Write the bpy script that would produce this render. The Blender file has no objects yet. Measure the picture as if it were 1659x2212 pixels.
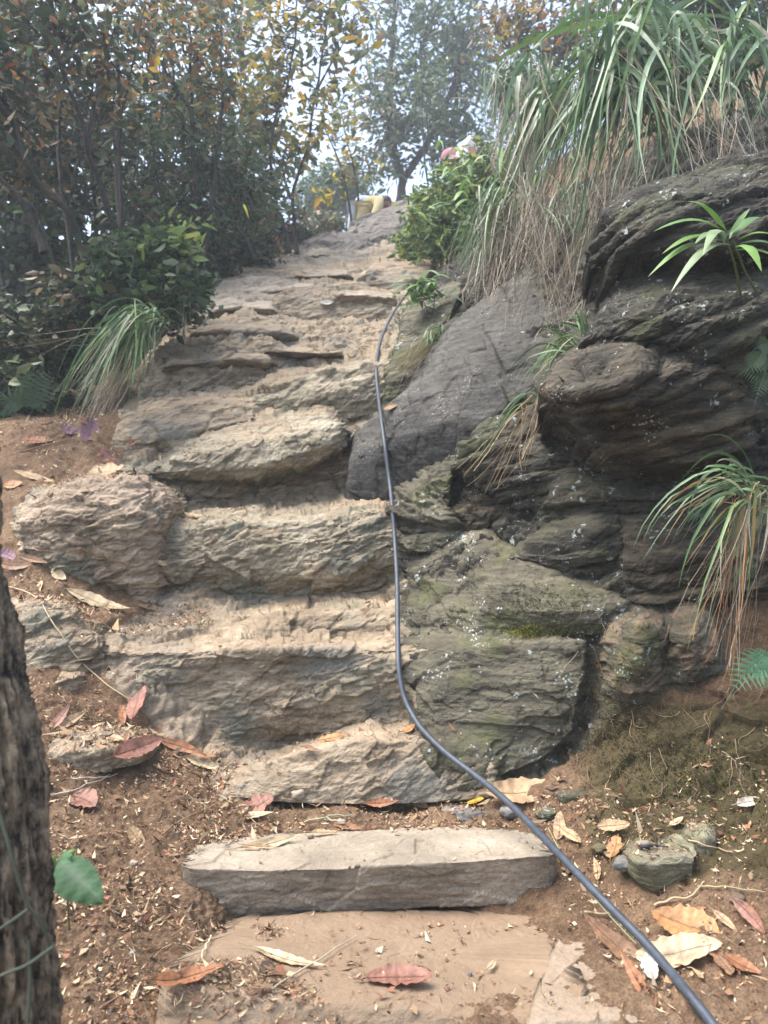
import bpy, math, random
import numpy as np
from mathutils import Vector, Matrix
R = math.radians
S = bpy.context.scene
COL = S.collection
rnd = random.Random(7)
rng = np.random.default_rng(7)

# ------------------------------------------------------------------ camera, sky, sun, exposure
CAMZ = 1.6
PITCH = math.atan(94 / 1580.0)
F = 1580.0            # focal length in units of a 1659 x 2212 frame
cam = bpy.data.cameras.new('camera'); camo = bpy.data.objects.new('camera', cam); COL.objects.link(camo)
camo.location = (0, 0, CAMZ); camo.rotation_euler = (R(90) + PITCH, 0, 0)
cam.sensor_fit = 'VERTICAL'; cam.sensor_height = 36; cam.lens = 36 * F / 2212.0
cam.clip_start = 0.02; cam.clip_end = 2000
S.camera = camo
cam.dof.use_dof = True; cam.dof.focus_distance = 2.9; cam.dof.aperture_fstop = 3.5
w = bpy.data.worlds.new('World'); S.world = w; w.use_nodes = True
nt = w.node_tree; bg = nt.nodes['Background']
sky = nt.nodes.new('ShaderNodeTexSky'); sky.sky_type = 'NISHITA'; sky.sun_disc = False
SUN_EL, SUN_AZ = R(64), R(-97)      # azimuth from +Y towards +X
sky.sun_elevation = SUN_EL; sky.sun_rotation = SUN_AZ
sky.air_density = 1.0; sky.dust_density = 2.5; sky.ozone_density = 1.0
bg.inputs[1].default_value = 0.15
hs = nt.nodes.new('ShaderNodeHueSaturation'); hs.inputs['Saturation'].default_value = .78     # thin overcast greys the sky
nt.links.new(sky.outputs[0], hs.inputs['Color']); nt.links.new(hs.outputs[0], bg.inputs[0])
sl = bpy.data.lights.new('sun', 'SUN'); sl.energy = 2.5; sl.angle = R(38); sl.color = (1, .96, .90)
so = bpy.data.objects.new('sun', sl); COL.objects.link(so)
sdir = Vector((math.sin(SUN_AZ) * math.cos(SUN_EL), math.cos(SUN_AZ) * math.cos(SUN_EL), math.sin(SUN_EL)))
so.rotation_euler = sdir.to_track_quat('Z', 'Y').to_euler(); so.location = sdir * 30
S.view_settings.view_transform = 'Standard'; S.view_settings.look = 'None'
S.view_settings.exposure = 1.82; S.view_settings.gamma = 1; S.view_settings.use_curve_mapping = False
S.render.engine = 'CYCLES'
S.cycles.max_bounces = 6; S.cycles.diffuse_bounces = 3; S.cycles.transmission_bounces = 3; S.cycles.volume_bounces = 0
S.cycles.use_denoising = True

cp, sp_ = math.cos(PITCH), math.sin(PITCH)
FW = np.array([0, cp, sp_]); UP = np.array([0, -sp_, cp]); RT = np.array([1.0, 0, 0]); CAM = np.array([0, 0, CAMZ])
def W(px, py, d):
    """point seen at (px, py) of the 1659 x 2212 frame at depth d metres"""
    return CAM + FW * d + RT * ((px - 829.5) / F * d) + UP * ((1106 - py) / F * d)
def proj(P):
    v = np.asarray(P) - CAM
    d = v @ FW
    return 829.5 + (v @ RT) / d * F, 1106 - (v @ UP) / d * F, d

# ------------------------------------------------------------------ noise
_perm = np.arange(256); np.random.default_rng(3).shuffle(_perm); _perm = np.concatenate([_perm] * 3)
_g = np.random.default_rng(4).normal(size=(256, 3)); _g /= np.linalg.norm(_g, axis=1)[:, None]
_rv = np.random.default_rng(5).random((256, 3))
def _h(i, j, k):
    return _perm[_perm[_perm[i & 255] + (j & 255)] + (k & 255)]
def pn(p):
    i = np.floor(p).astype(int); f = p - i; u = f * f * f * (f * (f * 6 - 15) + 10)
    r = 0
    for a in (0, 1):
        wa = u[:, 0] if a else 1 - u[:, 0]
        for b in (0, 1):
            wb = u[:, 1] if b else 1 - u[:, 1]
            for c in (0, 1):
                wc = u[:, 2] if c else 1 - u[:, 2]
                g = _g[_h(i[:, 0] + a, i[:, 1] + b, i[:, 2] + c)]
                r = r + wa * wb * wc * ((f - (a, b, c)) * g).sum(1)
    return r * 1.6
def fbm(p, o=4, gain=.5):
    r = 0; a = 1.0
    for k in range(o):
        r = r + a * pn(p * 2 ** k + 17.3 * k); a *= gain
    return r
def worley(p):
    """distance to nearest, second nearest, and a random facet height of the nearest cell"""
    i = np.floor(p).astype(int); n = len(p)
    d1 = np.full(n, 9.0); d2 = np.full(n, 9.0); fac = np.zeros(n)
    for a in (-1, 0, 1):
        for b in (-1, 0, 1):
            for c in (-1, 0, 1):
                h = _h(i[:, 0] + a, i[:, 1] + b, i[:, 2] + c)
                v = p - (i + (a, b, c) + _rv[h])
                d = (v * v).sum(1)
                nf = (_g[(h * 7 + 13) & 255] * v).sum(1) + (_rv[(h * 5 + 1) & 255, 0] - .5) * .8
                m = d < d1
                d2 = np.where(m, d1, np.minimum(d2, d)); fac = np.where(m, nf, fac); d1 = np.where(m, d, d1)
    return np.sqrt(d1), np.sqrt(d2), fac

# ------------------------------------------------------------------ materials
def mat(name):
    m = bpy.data.materials.new(name); m.use_nodes = True
    return m, m.node_tree.nodes, m.node_tree.links, m.node_tree.nodes['Principled BSDF']
def N(ns, t, **kw):
    n = ns.new(t)
    for k, v in kw.items():
        if k == 'inp':
            for a, b in v.items(): n.inputs[a].default_value = b
        else: setattr(n, k, v)
    return n
def ramp(ns, stops):
    n = ns.new('ShaderNodeValToRGB'); cr = n.color_ramp
    while len(cr.elements) < len(stops): cr.elements.new(.5)
    for e, (p, c) in zip(cr.elements, stops):
        e.position = p; e.color = (*c, 1) if not isinstance(c, (int, float)) else (c, c, c, 1)
    return n
def mix(ns, ls, fac, a, b, blend='MIX'):
    n = ns.new('ShaderNodeMix'); n.data_type = 'RGBA'; n.blend_type = blend
    for s, v in ((n.inputs[0], fac), (n.inputs[6], a), (n.inputs[7], b)):
        if hasattr(v, 'links'): ls.new(v, s)
        elif isinstance(v, (int, float)): s.default_value = v
        else: s.default_value = (*v, 1)
    return n.outputs[2]
def math_(ns, ls, op, a, b=None):
    n = ns.new('ShaderNodeMath'); n.operation = op; n.use_clamp = False
    for s, v in ((n.inputs[0], a), (n.inputs[1], b)):
        if v is None: continue
        if hasattr(v, 'links'): ls.new(v, s)
        else: s.default_value = v
    return n.outputs[0]
def noise(ns, ls, co, scale, detail=4, rough=.6, stretch=None, rot=None):
    n = N(ns, 'ShaderNodeTexNoise', inp={'Scale': scale, 'Detail': detail, 'Roughness': rough})
    if stretch:
        mp = N(ns, 'ShaderNodeMapping'); mp.inputs['Scale'].default_value = stretch
        if rot: mp.inputs['Rotation'].default_value = rot
        ls.new(co, mp.inputs[0]); ls.new(mp.outputs[0], n.inputs[0])
    else: ls.new(co, n.inputs[0])
    return n.outputs[0]

def rock_mat(name, light, mid, dark, dust=(.34, .21, .13), dust_amt=.5, lichen=0., moss=0., rot=(0, .25, 0), bump=1., tint=None):
    m, ns, ls, b = mat(name)
    co = ns.new('ShaderNodeNewGeometry').outputs['Position']
    big = noise(ns, ls, co, 2.2, 5, .6)
    st = noise(ns, ls, co, 5.0, 6, .65, (1, 1, 7), rot)
    fine = noise(ns, ls, co, 60, 5, .7)
    speck = noise(ns, ls, co, 220, 3, .7)
    r1 = ramp(ns, [(.36, dark), (.5, mid), (.62, light)]); ls.new(math_(ns, ls, 'ADD', math_(ns, ls, 'MULTIPLY', st, .6), math_(ns, ls, 'MULTIPLY', big, .4)), r1.inputs[0])
    c = r1.outputs[0]
    if tint:
        rt = ramp(ns, [(.5, 0), (.66, 1)]); ls.new(noise(ns, ls, co, 3.1, 3, .5), rt.inputs[0])
        c = mix(ns, ls, rt.outputs[0], c, tint)
    r2 = ramp(ns, [(.3, .62), (.5, 1.0), (.75, 1.3)]); ls.new(fine, r2.inputs[0])
    c = mix(ns, ls, .8, c, r2.outputs[0], 'MULTIPLY')
    r3 = ramp(ns, [(.35, .75), (.6, 1.12)]); ls.new(speck, r3.inputs[0])
    c = mix(ns, ls, .6, c, r3.outputs[0], 'MULTIPLY')
    sep = N(ns, 'ShaderNodeSeparateXYZ'); ls.new([n for n in ns if n.type == 'NEW_GEOMETRY'][0].outputs['Normal'], sep.inputs[0])
    up = math_(ns, ls, 'ADD', sep.outputs[2], math_(ns, ls, 'MULTIPLY', math_(ns, ls, 'SUBTRACT', noise(ns, ls, co, 9, 4, .6), .5), 1.3))
    if dust_amt:
        rd = ramp(ns, [(.35, 0), (.85, dust_amt)]); ls.new(up, rd.inputs[0])
        c = mix(ns, ls, rd.outputs[0], c, dust)
    if moss:
        rm = ramp(ns, [(.52, 0), (.62, moss)]); ls.new(noise(ns, ls, co, 3.7, 5, .65), rm.inputs[0])
        c = mix(ns, ls, rm.outputs[0], c, (.085, .095, .028))
    if lichen:
        v = N(ns, 'ShaderNodeTexVoronoi', inp={'Scale': 55.}); 
        wob = mix(ns, ls, .03, co, N(ns, 'ShaderNodeTexNoise', inp={'Scale': 30.}).outputs[1]); ls.new(wob, v.inputs[0])
        rv = ramp(ns, [(.22, 1), (.36, 0)]); ls.new(v.outputs[0], rv.inputs[0])
        rl = ramp(ns, [(.56, 0), (.64, 1)]); ls.new(noise(ns, ls, co, 4.5, 4, .7), rl.inputs[0])
        rk = ramp(ns, [(.70 - .06 * lichen, 0), (.74 - .06 * lichen, 1)]); ls.new(noise(ns, ls, co, 13., 5, .7), rk.inputs[0])
        f = math_(ns, ls, 'MAXIMUM', math_(ns, ls, 'MULTIPLY', rv.outputs[0], rl.outputs[0]), rk.outputs[0])
        c = mix(ns, ls, math_(ns, ls, 'MULTIPLY', f, min(1, lichen)), c, (.42, .46, .43))
    ls.new(c, b.inputs['Base Color']); b.inputs['Roughness'].default_value = .82; b.inputs['Specular IOR Level'].default_value = .35
    h = math_(ns, ls, 'ADD', math_(ns, ls, 'MULTIPLY', fine, .5), math_(ns, ls, 'ADD', math_(ns, ls, 'MULTIPLY', st, .55), math_(ns, ls, 'MULTIPLY', speck, .2)))
    bp = N(ns, 'ShaderNodeBump', inp={'Strength': .9 * bump, 'Distance': .03}); ls.new(h, bp.inputs['Height']); ls.new(bp.outputs[0], b.inputs['Normal'])
    return m

M = {}
M['rock_tan'] = rock_mat('tan_schist', (.47, .375, .275), (.30, .23, .162), (.12, .086, .058), dust=(.38, .28, .195), dust_amt=.55)
M['rock_grey'] = rock_mat('grey_tan_schist', (.46, .375, .27), (.28, .22, .15), (.095, .073, .05), dust=(.39, .285, .185), dust_amt=.45, tint=(.20, .185, .15))
M['rock_green'] = rock_mat('greenish_schist', (.44, .385, .285), (.28, .235, .165), (.11, .092, .06), dust=(.39, .32, .225), dust_amt=.4, moss=.14, lichen=.35)
M['bedrock'] = rock_mat('worn_bedrock', (.46, .37, .26), (.27, .21, .14), (.09, .068, .045), dust=(.38, .275, .175), dust_amt=.35, tint=(.19, .18, .135), moss=.12)
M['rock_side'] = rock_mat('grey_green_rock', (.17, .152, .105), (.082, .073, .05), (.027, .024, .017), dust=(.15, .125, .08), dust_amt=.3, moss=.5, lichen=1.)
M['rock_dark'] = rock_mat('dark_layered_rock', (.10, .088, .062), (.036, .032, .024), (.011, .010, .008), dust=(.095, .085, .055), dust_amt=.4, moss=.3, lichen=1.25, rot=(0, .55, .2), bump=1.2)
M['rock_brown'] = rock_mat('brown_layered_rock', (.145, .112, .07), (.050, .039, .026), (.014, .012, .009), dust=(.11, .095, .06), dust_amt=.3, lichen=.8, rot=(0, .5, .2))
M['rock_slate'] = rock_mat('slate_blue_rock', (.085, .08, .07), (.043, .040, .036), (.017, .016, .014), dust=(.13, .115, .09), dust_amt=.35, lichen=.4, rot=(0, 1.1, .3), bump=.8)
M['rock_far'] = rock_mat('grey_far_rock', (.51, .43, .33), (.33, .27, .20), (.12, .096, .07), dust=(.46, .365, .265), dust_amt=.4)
M['rock_top'] = rock_mat('dark_grey_top_rock', (.25, .22, .195), (.155, .137, .12), (.065, .057, .05), dust=(.24, .20, .165), dust_amt=.4)
M['rock_orange'] = rock_mat('orange_earthy_rock', (.29, .225, .155), (.16, .12, .08), (.06, .045, .03), dust=(.20, .145, .09), dust_amt=.3, moss=.45)
M['slab'] = rock_mat('pale_cast_slab', (.36, .305, .235), (.27, .222, .165), (.14, .112, .08), dust=(.34, .285, .21), dust_amt=.35, rot=(0, 0, 0), bump=.55)
M['dusty'] = rock_mat('dusty_brown_slab', (.33, .25, .17), (.23, .165, .108), (.14, .095, .06), dust=(.235, .16, .10), dust_amt=.7, rot=(0, 0, 0), bump=.5)
M['pebble'] = rock_mat('grey_pebble', (.25, .25, .24), (.16, .16, .155), (.09, .085, .08), dust_amt=.15, rot=(0, 0, 0), bump=.5)
M['pale_dusty'] = rock_mat('pale_dusty_slab', (.40, .34, .26), (.30, .235, .165), (.17, .125, .085), dust=(.30, .215, .145), dust_amt=.5, rot=(0, 0, 0), bump=.7)
M['stone_olive'] = rock_mat('olive_stone', (.27, .25, .17), (.18, .165, .11), (.10, .09, .06), dust=(.25, .2, .13), dust_amt=.2, rot=(0, .1, 0), bump=.6, moss=.3)

def soil_mat():
    m, ns, ls, b = mat('red_brown_soil')
    g = ns.new('ShaderNodeNewGeometry'); co = g.outputs['Position']
    a = noise(ns, ls, co, 1.6, 5, .6); f = noise(ns, ls, co, 28, 6, .75); s = noise(ns, ls, co, 150, 4, .75)
    r = ramp(ns, [(.3, (.05, .032, .021)), (.5, (.148, .093, .056)), (.68, (.28, .19, .12))])
    ls.new(math_(ns, ls, 'ADD', math_(ns, ls, 'MULTIPLY', a, .45), math_(ns, ls, 'MULTIPLY', f, .55)), r.inputs[0])
    r2 = ramp(ns, [(.33, .5), (.5, 1.), (.66, 1.5)]); ls.new(s, r2.inputs[0])
    c = mix(ns, ls, .85, r.outputs[0], r2.outputs[0], 'MULTIPLY')
    at = N(ns, 'ShaderNodeAttribute', attribute_name='moss')
    mk = math_(ns, ls, 'MULTIPLY', at.outputs['Fac'], 1.)
    rm = ramp(ns, [(.55, 0), (.75, .85)]); ls.new(math_(ns, ls, 'ADD', math_(ns, ls, 'MULTIPLY', mk, .5), math_(ns, ls, 'MULTIPLY', noise(ns, ls, co, 7, 6, .7), .75)), rm.inputs[0])
    c = mix(ns, ls, rm.outputs[0], c, mix(ns, ls, s, (.028, .026, .012), (.085, .070, .032)))
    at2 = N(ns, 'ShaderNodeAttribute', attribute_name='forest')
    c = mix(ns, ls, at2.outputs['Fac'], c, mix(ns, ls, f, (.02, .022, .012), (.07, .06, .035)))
    at3 = N(ns, 'ShaderNodeAttribute', attribute_name='rocky')
    st = noise(ns, ls, co, 5.0, 6, .65, (1, 1, 7), (0, .25, 0))
    rr = ramp(ns, [(.3, (.12, .09, .064)), (.5, (.27, .215, .155)), (.68, (.41, .34, .255))]); ls.new(math_(ns, ls, 'ADD', math_(ns, ls, 'MULTIPLY', st, .6), math_(ns, ls, 'MULTIPLY', f, .4)), rr.inputs[0])
    rk = ramp(ns, [(.62, 0), (.8, 1)]); ls.new(math_(ns, ls, 'ADD', at3.outputs['Fac'], math_(ns, ls, 'MULTIPLY', math_(ns, ls, 'SUBTRACT', a, .5), .9)), rk.inputs[0])
    c = mix(ns, ls, rk.outputs[0], c, mix(ns, ls, .6, rr.outputs[0], r2.outputs[0], 'MULTIPLY'))
    ls.new(c, b.inputs['Base Color']); b.inputs['Roughness'].default_value = .95; b.inputs['Specular IOR Level'].default_value = .15
    bp = N(ns, 'ShaderNodeBump', inp={'Strength': .9, 'Distance': .015})
    ls.new(math_(ns, ls, 'ADD', f, math_(ns, ls, 'MULTIPLY', s, .4)), bp.inputs['Height']); ls.new(bp.outputs[0], b.inputs['Normal'])
    return m
M['soil'] = soil_mat()

def leaf_mat(name, trans=.35, rough=.5, vein=False):
    m, ns, ls, b = mat(name)
    at = N(ns, 'ShaderNodeAttribute', attribute_name='Col')
    co = ns.new('ShaderNodeNewGeometry').outputs['Position']
    r = ramp(ns, [(.3, .7), (.7, 1.25)]); ls.new(noise(ns, ls, co, 40 if vein else 12, 4, .6), r.inputs[0])
    c = mix(ns, ls, .8, at.outputs['Color'], r.outputs[0], 'MULTIPLY')
    ls.new(c, b.inputs['Base Color']); b.inputs['Roughness'].default_value = rough; b.inputs['Specular IOR Level'].default_value = .4
    t = ns.new('ShaderNodeBsdfTranslucent'); ls.new(c, t.inputs[0])
    mx = ns.new('ShaderNodeMixShader'); mx.inputs[0].default_value = trans
    ls.new(b.outputs[0], mx.inputs[1]); ls.new(t.outputs[0], mx.inputs[2])
    ls.new(mx.outputs[0], ns['Material Output'].inputs[0])
    if vein:
        bp = N(ns, 'ShaderNodeBump', inp={'Strength': .5, 'Distance': .004}); ls.new(noise(ns, ls, co, 90, 4, .6), bp.inputs['Height']); ls.new(bp.outputs[0], b.inputs['Normal'])
    return m
M['leaf'] = leaf_mat('foliage')
M['grass'] = leaf_mat('grass_blade', .3, .42)
M['dry_leaf'] = leaf_mat('dry_leaf', .12, .55, True)
M['litter'] = leaf_mat('litter', .05, .8)

def bark_mat(name, a, b_, sc=18):
    m, ns, ls, b = mat(name)
    co = ns.new('ShaderNodeNewGeometry').outputs['Position']
    n1 = noise(ns, ls, co, sc, 6, .7, (1, 1, .25)); n2 = noise(ns, ls, co, 45, 4, .7)
    r = ramp(ns, [(.42, a), (.58, b_)]); ls.new(math_(ns, ls, 'ADD', math_(ns, ls, 'MULTIPLY', n1, .6), math_(ns, ls, 'MULTIPLY', n2, .4)), r.inputs[0])
    ls.new(r.outputs[0], b.inputs['Base Color']); b.inputs['Roughness'].default_value = .9
    bp = N(ns, 'ShaderNodeBump', inp={'Strength': 1., 'Distance': .01}); ls.new(math_(ns, ls, 'ADD', n1, n2), bp.inputs['Height']); ls.new(bp.outputs[0], b.inputs['Normal'])
    return m
M['bark'] = bark_mat('dark_bark', (.012, .010, .008), (.055, .046, .037))
M['bark_near'] = bark_mat('rough_bark', (.018, .013, .009), (.25, .19, .125), 30)
def plain(name, c, rough=.6, spec=.5, bump=0, vary=0):
    m, ns, ls, b = mat(name)
    b.inputs['Base Color'].default_value = (*c, 1); b.inputs['Roughness'].default_value = rough; b.inputs['Specular IOR Level'].default_value = spec
    co = ns.new('ShaderNodeNewGeometry').outputs['Position']
    if vary:
        r = ramp(ns, [(.3, 1 - vary), (.7, 1 + vary)]); ls.new(noise(ns, ls, co, 35, 6, .7), r.inputs[0])
        ls.new(mix(ns, ls, 1., c, r.outputs[0], 'MULTIPLY'), b.inputs['Base Color'])
    if bump:
        bp = N(ns, 'ShaderNodeBump', inp={'Strength': bump, 'Distance': .003}); ls.new(noise(ns, ls, co, 160, 4, .6), bp.inputs['Height']); ls.new(bp.outputs[0], b.inputs['Normal'])
    return m
M['cable'] = plain('black_blue_cable', (.046, .056, .072), .5, .4, .35, .35)
M['skin'] = plain('skin', (.42, .20, .13)); M['yellow'] = plain('yellow_cloth', (.58, .49, .27), .9, .2, 0, .2)
M['paleblue'] = plain('pale_blue_cloth', (.45, .52, .62), .9, .2, 0, .25); M['white'] = plain('white_cloth', (.72, .70, .68), .9, .2, 0, .15)
M['pink'] = plain('pink_cloth', (.36, .17, .21), .9, .2, 0, .2); M['hair'] = plain('black_hair', (.015, .012, .011), .6)
M['darkcloth'] = plain('dark_trousers', (.06, .065, .08), .9)

# ------------------------------------------------------------------ object helpers
def tag(o, label=None, cat=None, group=None, kind=None):
    if label: o['label'] = label
    if cat: o['category'] = cat
    if group: o['group'] = group
    if kind: o['kind'] = kind
    return o
def empty(name, loc):
    o = bpy.data.objects.new(name, None); o.empty_display_size = .1; COL.objects.link(o); o.location = [float(v) for v in loc]
    return o
def mesh_np(name, V, Fq, m, parent=None, col=None, origin=None, smooth=True, tri=False, attrs=None):
    V = np.asarray(V, dtype=np.float64); Fq = np.asarray(Fq, dtype=np.int32)
    if origin is None:
        if parent is not None and parent.get('_o') is not None: origin = np.array(parent['_o'])
        else: origin = np.array([V[:, 0].mean(), V[:, 1].mean(), V[:, 2].min()])
    k = Fq.shape[1]
    me = bpy.data.meshes.new(name)
    me.vertices.add(len(V)); me.vertices.foreach_set('co', (V - origin).astype(np.float32).ravel())
    me.loops.add(Fq.size); me.loops.foreach_set('vertex_index', Fq.ravel())
    me.polygons.add(len(Fq)); me.polygons.foreach_set('loop_start', np.arange(0, Fq.size, k, dtype=np.int32))
    me.polygons.foreach_set('use_smooth', np.full(len(Fq), smooth))
    me.update(calc_edges=True); me.validate()
    if col is not None:
        a = me.color_attributes.new('Col', 'FLOAT_COLOR', 'POINT')
        c = np.ones((len(V), 4), dtype=np.float32); c[:, :3] = col; a.data.foreach_set('color', c.ravel())
    for kk, vv in (attrs or {}).items():
        a = me.attributes.new(kk, 'FLOAT', 'POINT'); a.data.foreach_set('value', np.asarray(vv, dtype=np.float32))
    me.materials.append(m)
    o = bpy.data.objects.new(name, me); COL.objects.link(o)
    if parent is not None:
        o.parent = parent; o.location = [float(v) for v in (origin - np.array(parent['_o']))]
    else: o.location = [float(v) for v in origin]
    return o
def thing(name, loc, label, cat, group=None):
    o = empty(name, loc); o['_o'] = [float(v) for v in loc]
    return tag(o, label, cat, group)

def resample(pts, n, smooth=True):
    pts = np.asarray(pts, float)
    seg = np.linalg.norm(np.diff(pts, axis=0), axis=1); t = np.concatenate([[0], np.cumsum(seg)]); t /= t[-1]
    u = np.linspace(0, 1, n)
    lin = np.stack([np.interp(u, t, pts[:, k]) for k in range(pts.shape[1])], 1)
    if not smooth or len(pts) < 3: return lin
    # smooth by a small box filter
    kz = max(1, n // (len(pts) * 3)); 
    pad = np.concatenate([np.repeat(lin[:1], kz, 0), lin, np.repeat(lin[-1:], kz, 0)])
    ker = np.ones(2 * kz + 1) / (2 * kz + 1)
    sm = np.stack([np.convolve(pad[:, k], ker, 'valid') for k in range(pts.shape[1])], 1)
    sm[0], sm[-1] = lin[0], lin[-1]
    return sm

def grid_normals(G):
    du = np.gradient(G, axis=1); dv = np.gradient(G, axis=0)
    n = np.cross(du, dv); l = np.linalg.norm(n, axis=2, keepdims=True); l[l == 0] = 1
    return n / l

def displace(P, amp, n, seed, layer=1., facet=1., freq=1., big=1., bands=0.):
    p = P * freq + seed * 3.71
    q = p + .06 * np.stack([pn(p * 1.7 + 5), pn(p * 1.7 + 11), pn(p * 1.7 + 23)], 1)
    n = np.asarray(n, float); n /= np.linalg.norm(n)
    s = q @ n; al = q - s[:, None] * n
    strat = fbm(al * 1.6 + n * (s * 11)[:, None], 4, .6)
    t = s * 9 + fbm(q * 1.1, 3) * 1.4
    fl = np.floor(t); fr = t - fl
    lay = _rv[(fl.astype(int) * 31 + seed * 7) & 255, 1]
    ledge = (fr ** .6 * (1 - np.clip((fr - .86) / .14, 0, 1)) - .5) * (.3 + lay)
    mask = np.clip(fbm(p * 1.3 + 40, 3) * 1.2 + .5, 0, 1)
    qs = al + n * (s * 2.4)[:, None]
    d1, d2, fa = worley(qs * 1.9); e1, e2, fb = worley(qs * 5 + 9); g1, g2, fc = worley(qs * 13 + 31)
    cm = np.clip(fbm(p * 1.1 + 70, 2) * 2 + .1, 0, 1)
    crack = -np.exp(-((d2 - d1) / .035) ** 2) * cm * .45
    fine = fbm(al * 16 + n * (s * 45)[:, None], 4, .7)
    rough = np.abs(fbm(q * 9 + 55, 3, .6))
    t2 = s * 27 + fbm(q * 1.7 + 3, 3) * 2.2; f2 = np.floor(t2); r2 = t2 - f2; l2 = _rv[(f2.astype(int) * 17 + seed * 5) & 255, 0]
    led2 = (r2 ** .5 * (1 - np.clip((r2 - .8) / .2, 0, 1)) - .5) * l2 * np.clip(fbm(q * 2.1 + 60, 3) * 1.6 + .55, 0, 1)
    extra = 0
    if bands:
        sp = p @ n; tb = sp * 13 + fbm(p * .75 + 80, 2) * 2.0; kb = np.floor(tb); rb = tb - kb; wb_ = _rv[(kb.astype(int) * 29 + seed) & 255, 2]
        extra = bands * ((np.sqrt(np.clip(4 * rb * (1 - rb), 0, 1)) - .8) * (.5 + wb_) + (wb_ - .5) * .6) * np.clip(fbm(p * 1.2 + 20, 2) + .9, .3, 1)
    return amp * (extra + 1.25 * big * fbm(p * 1.2, 4) + layer * (.22 * strat + .95 * ledge * mask + .45 * led2) + facet * (1.05 * fa + .62 * fb + .34 * fc + crack) + .2 * fine - .2 * rough)

def mean_d(rows): return sum(p[2] for r in rows for p in r) / sum(len(r) for r in rows)
ROCKS = []
def rock(name, label, rows, m, amp=.03, n=(-.25, -.15, 1), seed=1, layer=.45, facet=.8, res=1.35, back=.35, curl=.07, edge=.05, cat='rock', freq=1., big=1., bands=0., under=None, sharp=False, parent=None, kind=None, attrs=None, flat_top=None):
    if under is None and mean_d(rows) > 5 and name != 'cliff' and rows[0][0][0] < 900: under = .12
    if under: rows = [[(x, y + (6 if k == 0 else 0), d + under * (1 if k == 0 else .35 if k == 1 else 0)) for x, y, d in r] for k, r in enumerate(rows)]
    Wd = [np.array([W(*p) for p in r]) for r in rows]
    # resolution from size in the frame (frame of 768 px is 0.463 of these units)
    wid = max(sum(math.hypot(a[0] - b[0], a[1] - b[1]) for a, b in zip(r[1:], r[:-1])) for r in rows) * .463
    nu = int(max(12, wid / res))
    RR = np.array([resample(x, nu) for x in Wd])
    seg = np.linalg.norm(np.diff(RR, axis=0), axis=2).max(1)
    dep = np.mean([p[2] for r in rows for p in r])
    hpx = seg.sum() * F * .463 / dep
    nv = int(max(10, hpx / res))
    t = np.concatenate([[0], np.cumsum(seg)]); t /= t[-1]; u = np.linspace(0, 1, nv)
    k = np.clip(np.searchsorted(t, u, side='right') - 1, 0, len(t) - 2); f = (u - t[k]) / (t[k + 1] - t[k])
    G = RR[k] * (1 - f)[:, None, None] + RR[k + 1] * f[:, None, None]
    if not sharp:   # round the profile over a short window
        kz = max(1, int(nv * .022)); pad = np.concatenate([np.repeat(G[:1], kz, 0), G, np.repeat(G[-1:], kz, 0)])
        cs = np.cumsum(np.concatenate([np.zeros_like(pad[:1]), pad]), axis=0); G = (cs[2 * kz + 1:] - cs[:-2 * kz - 1]) / (2 * kz + 1)
    # sides curl away
    s = np.linspace(0, 1, nu); e = np.minimum(s, 1 - s) / edge; e = np.clip(1 - e, 0, 1)
    push = curl * (1 - np.sqrt(np.clip(1 - e * e, 0, 1)))
    G[:, :, 1] += push[None, :]
    nrm = grid_normals(G); v = CAM - G.mean((0, 1))
    if (nrm.mean((0, 1)) * v).sum() < 0: nrm = -nrm; flip = True
    else: flip = False
    P = G.reshape(-1, 3)
    dd = displace(P, amp, n, seed, layer, facet, freq, big, bands).reshape(nv, nu)
    G = G + nrm * dd[:, :, None]
    # close: one ring pushed back, then one centre
    ring = np.concatenate([G[0, :], G[1:, -1], G[-1, -2::-1], G[-2:0:-1, 0]])
    idx = np.arange(nv * nu).reshape(nv, nu)
    rid = np.concatenate([idx[0, :], idx[1:, -1], idx[-1, -2::-1], idx[-2:0:-1, 0]])
    cen = ring.mean(0) + np.array([0, back, -back * .2])
    r2 = ring * .88 + cen * .12 + np.array([0, back * .85, -back * .15])
    V = np.concatenate([G.reshape(-1, 3), r2, [cen]])
    a = idx[:-1, :-1].ravel(); b = idx[:-1, 1:].ravel(); c = idx[1:, 1:].ravel(); d = idx[1:, :-1].ravel()
    Q = np.stack([a, b, c, d], 1)
    m_ = len(rid); o2 = nv * nu + np.arange(m_); nx = np.roll(np.arange(m_), -1)
    Q2 = np.stack([rid, o2, o2[nx], rid[nx]], 1)
    ce = nv * nu + m_
    Q3 = np.stack([o2, np.full(m_, ce), np.full(m_, ce), o2[nx]], 1)
    if flip: Q = Q[:, ::-1]; Q2 = Q2[:, ::-1]
    FT = np.concatenate([Q[:, [0, 1, 2]], Q[:, [0, 2, 3]], Q2[:, [0, 1, 2]], Q2[:, [0, 2, 3]], Q3[:, [0, 1, 3]]])
    o = mesh_np(name, V, FT, M[m])
    if kind: tag(o, label, None, None, kind)
    else: tag(o, label, cat)
    ROCKS.append(o)
    return o


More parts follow.
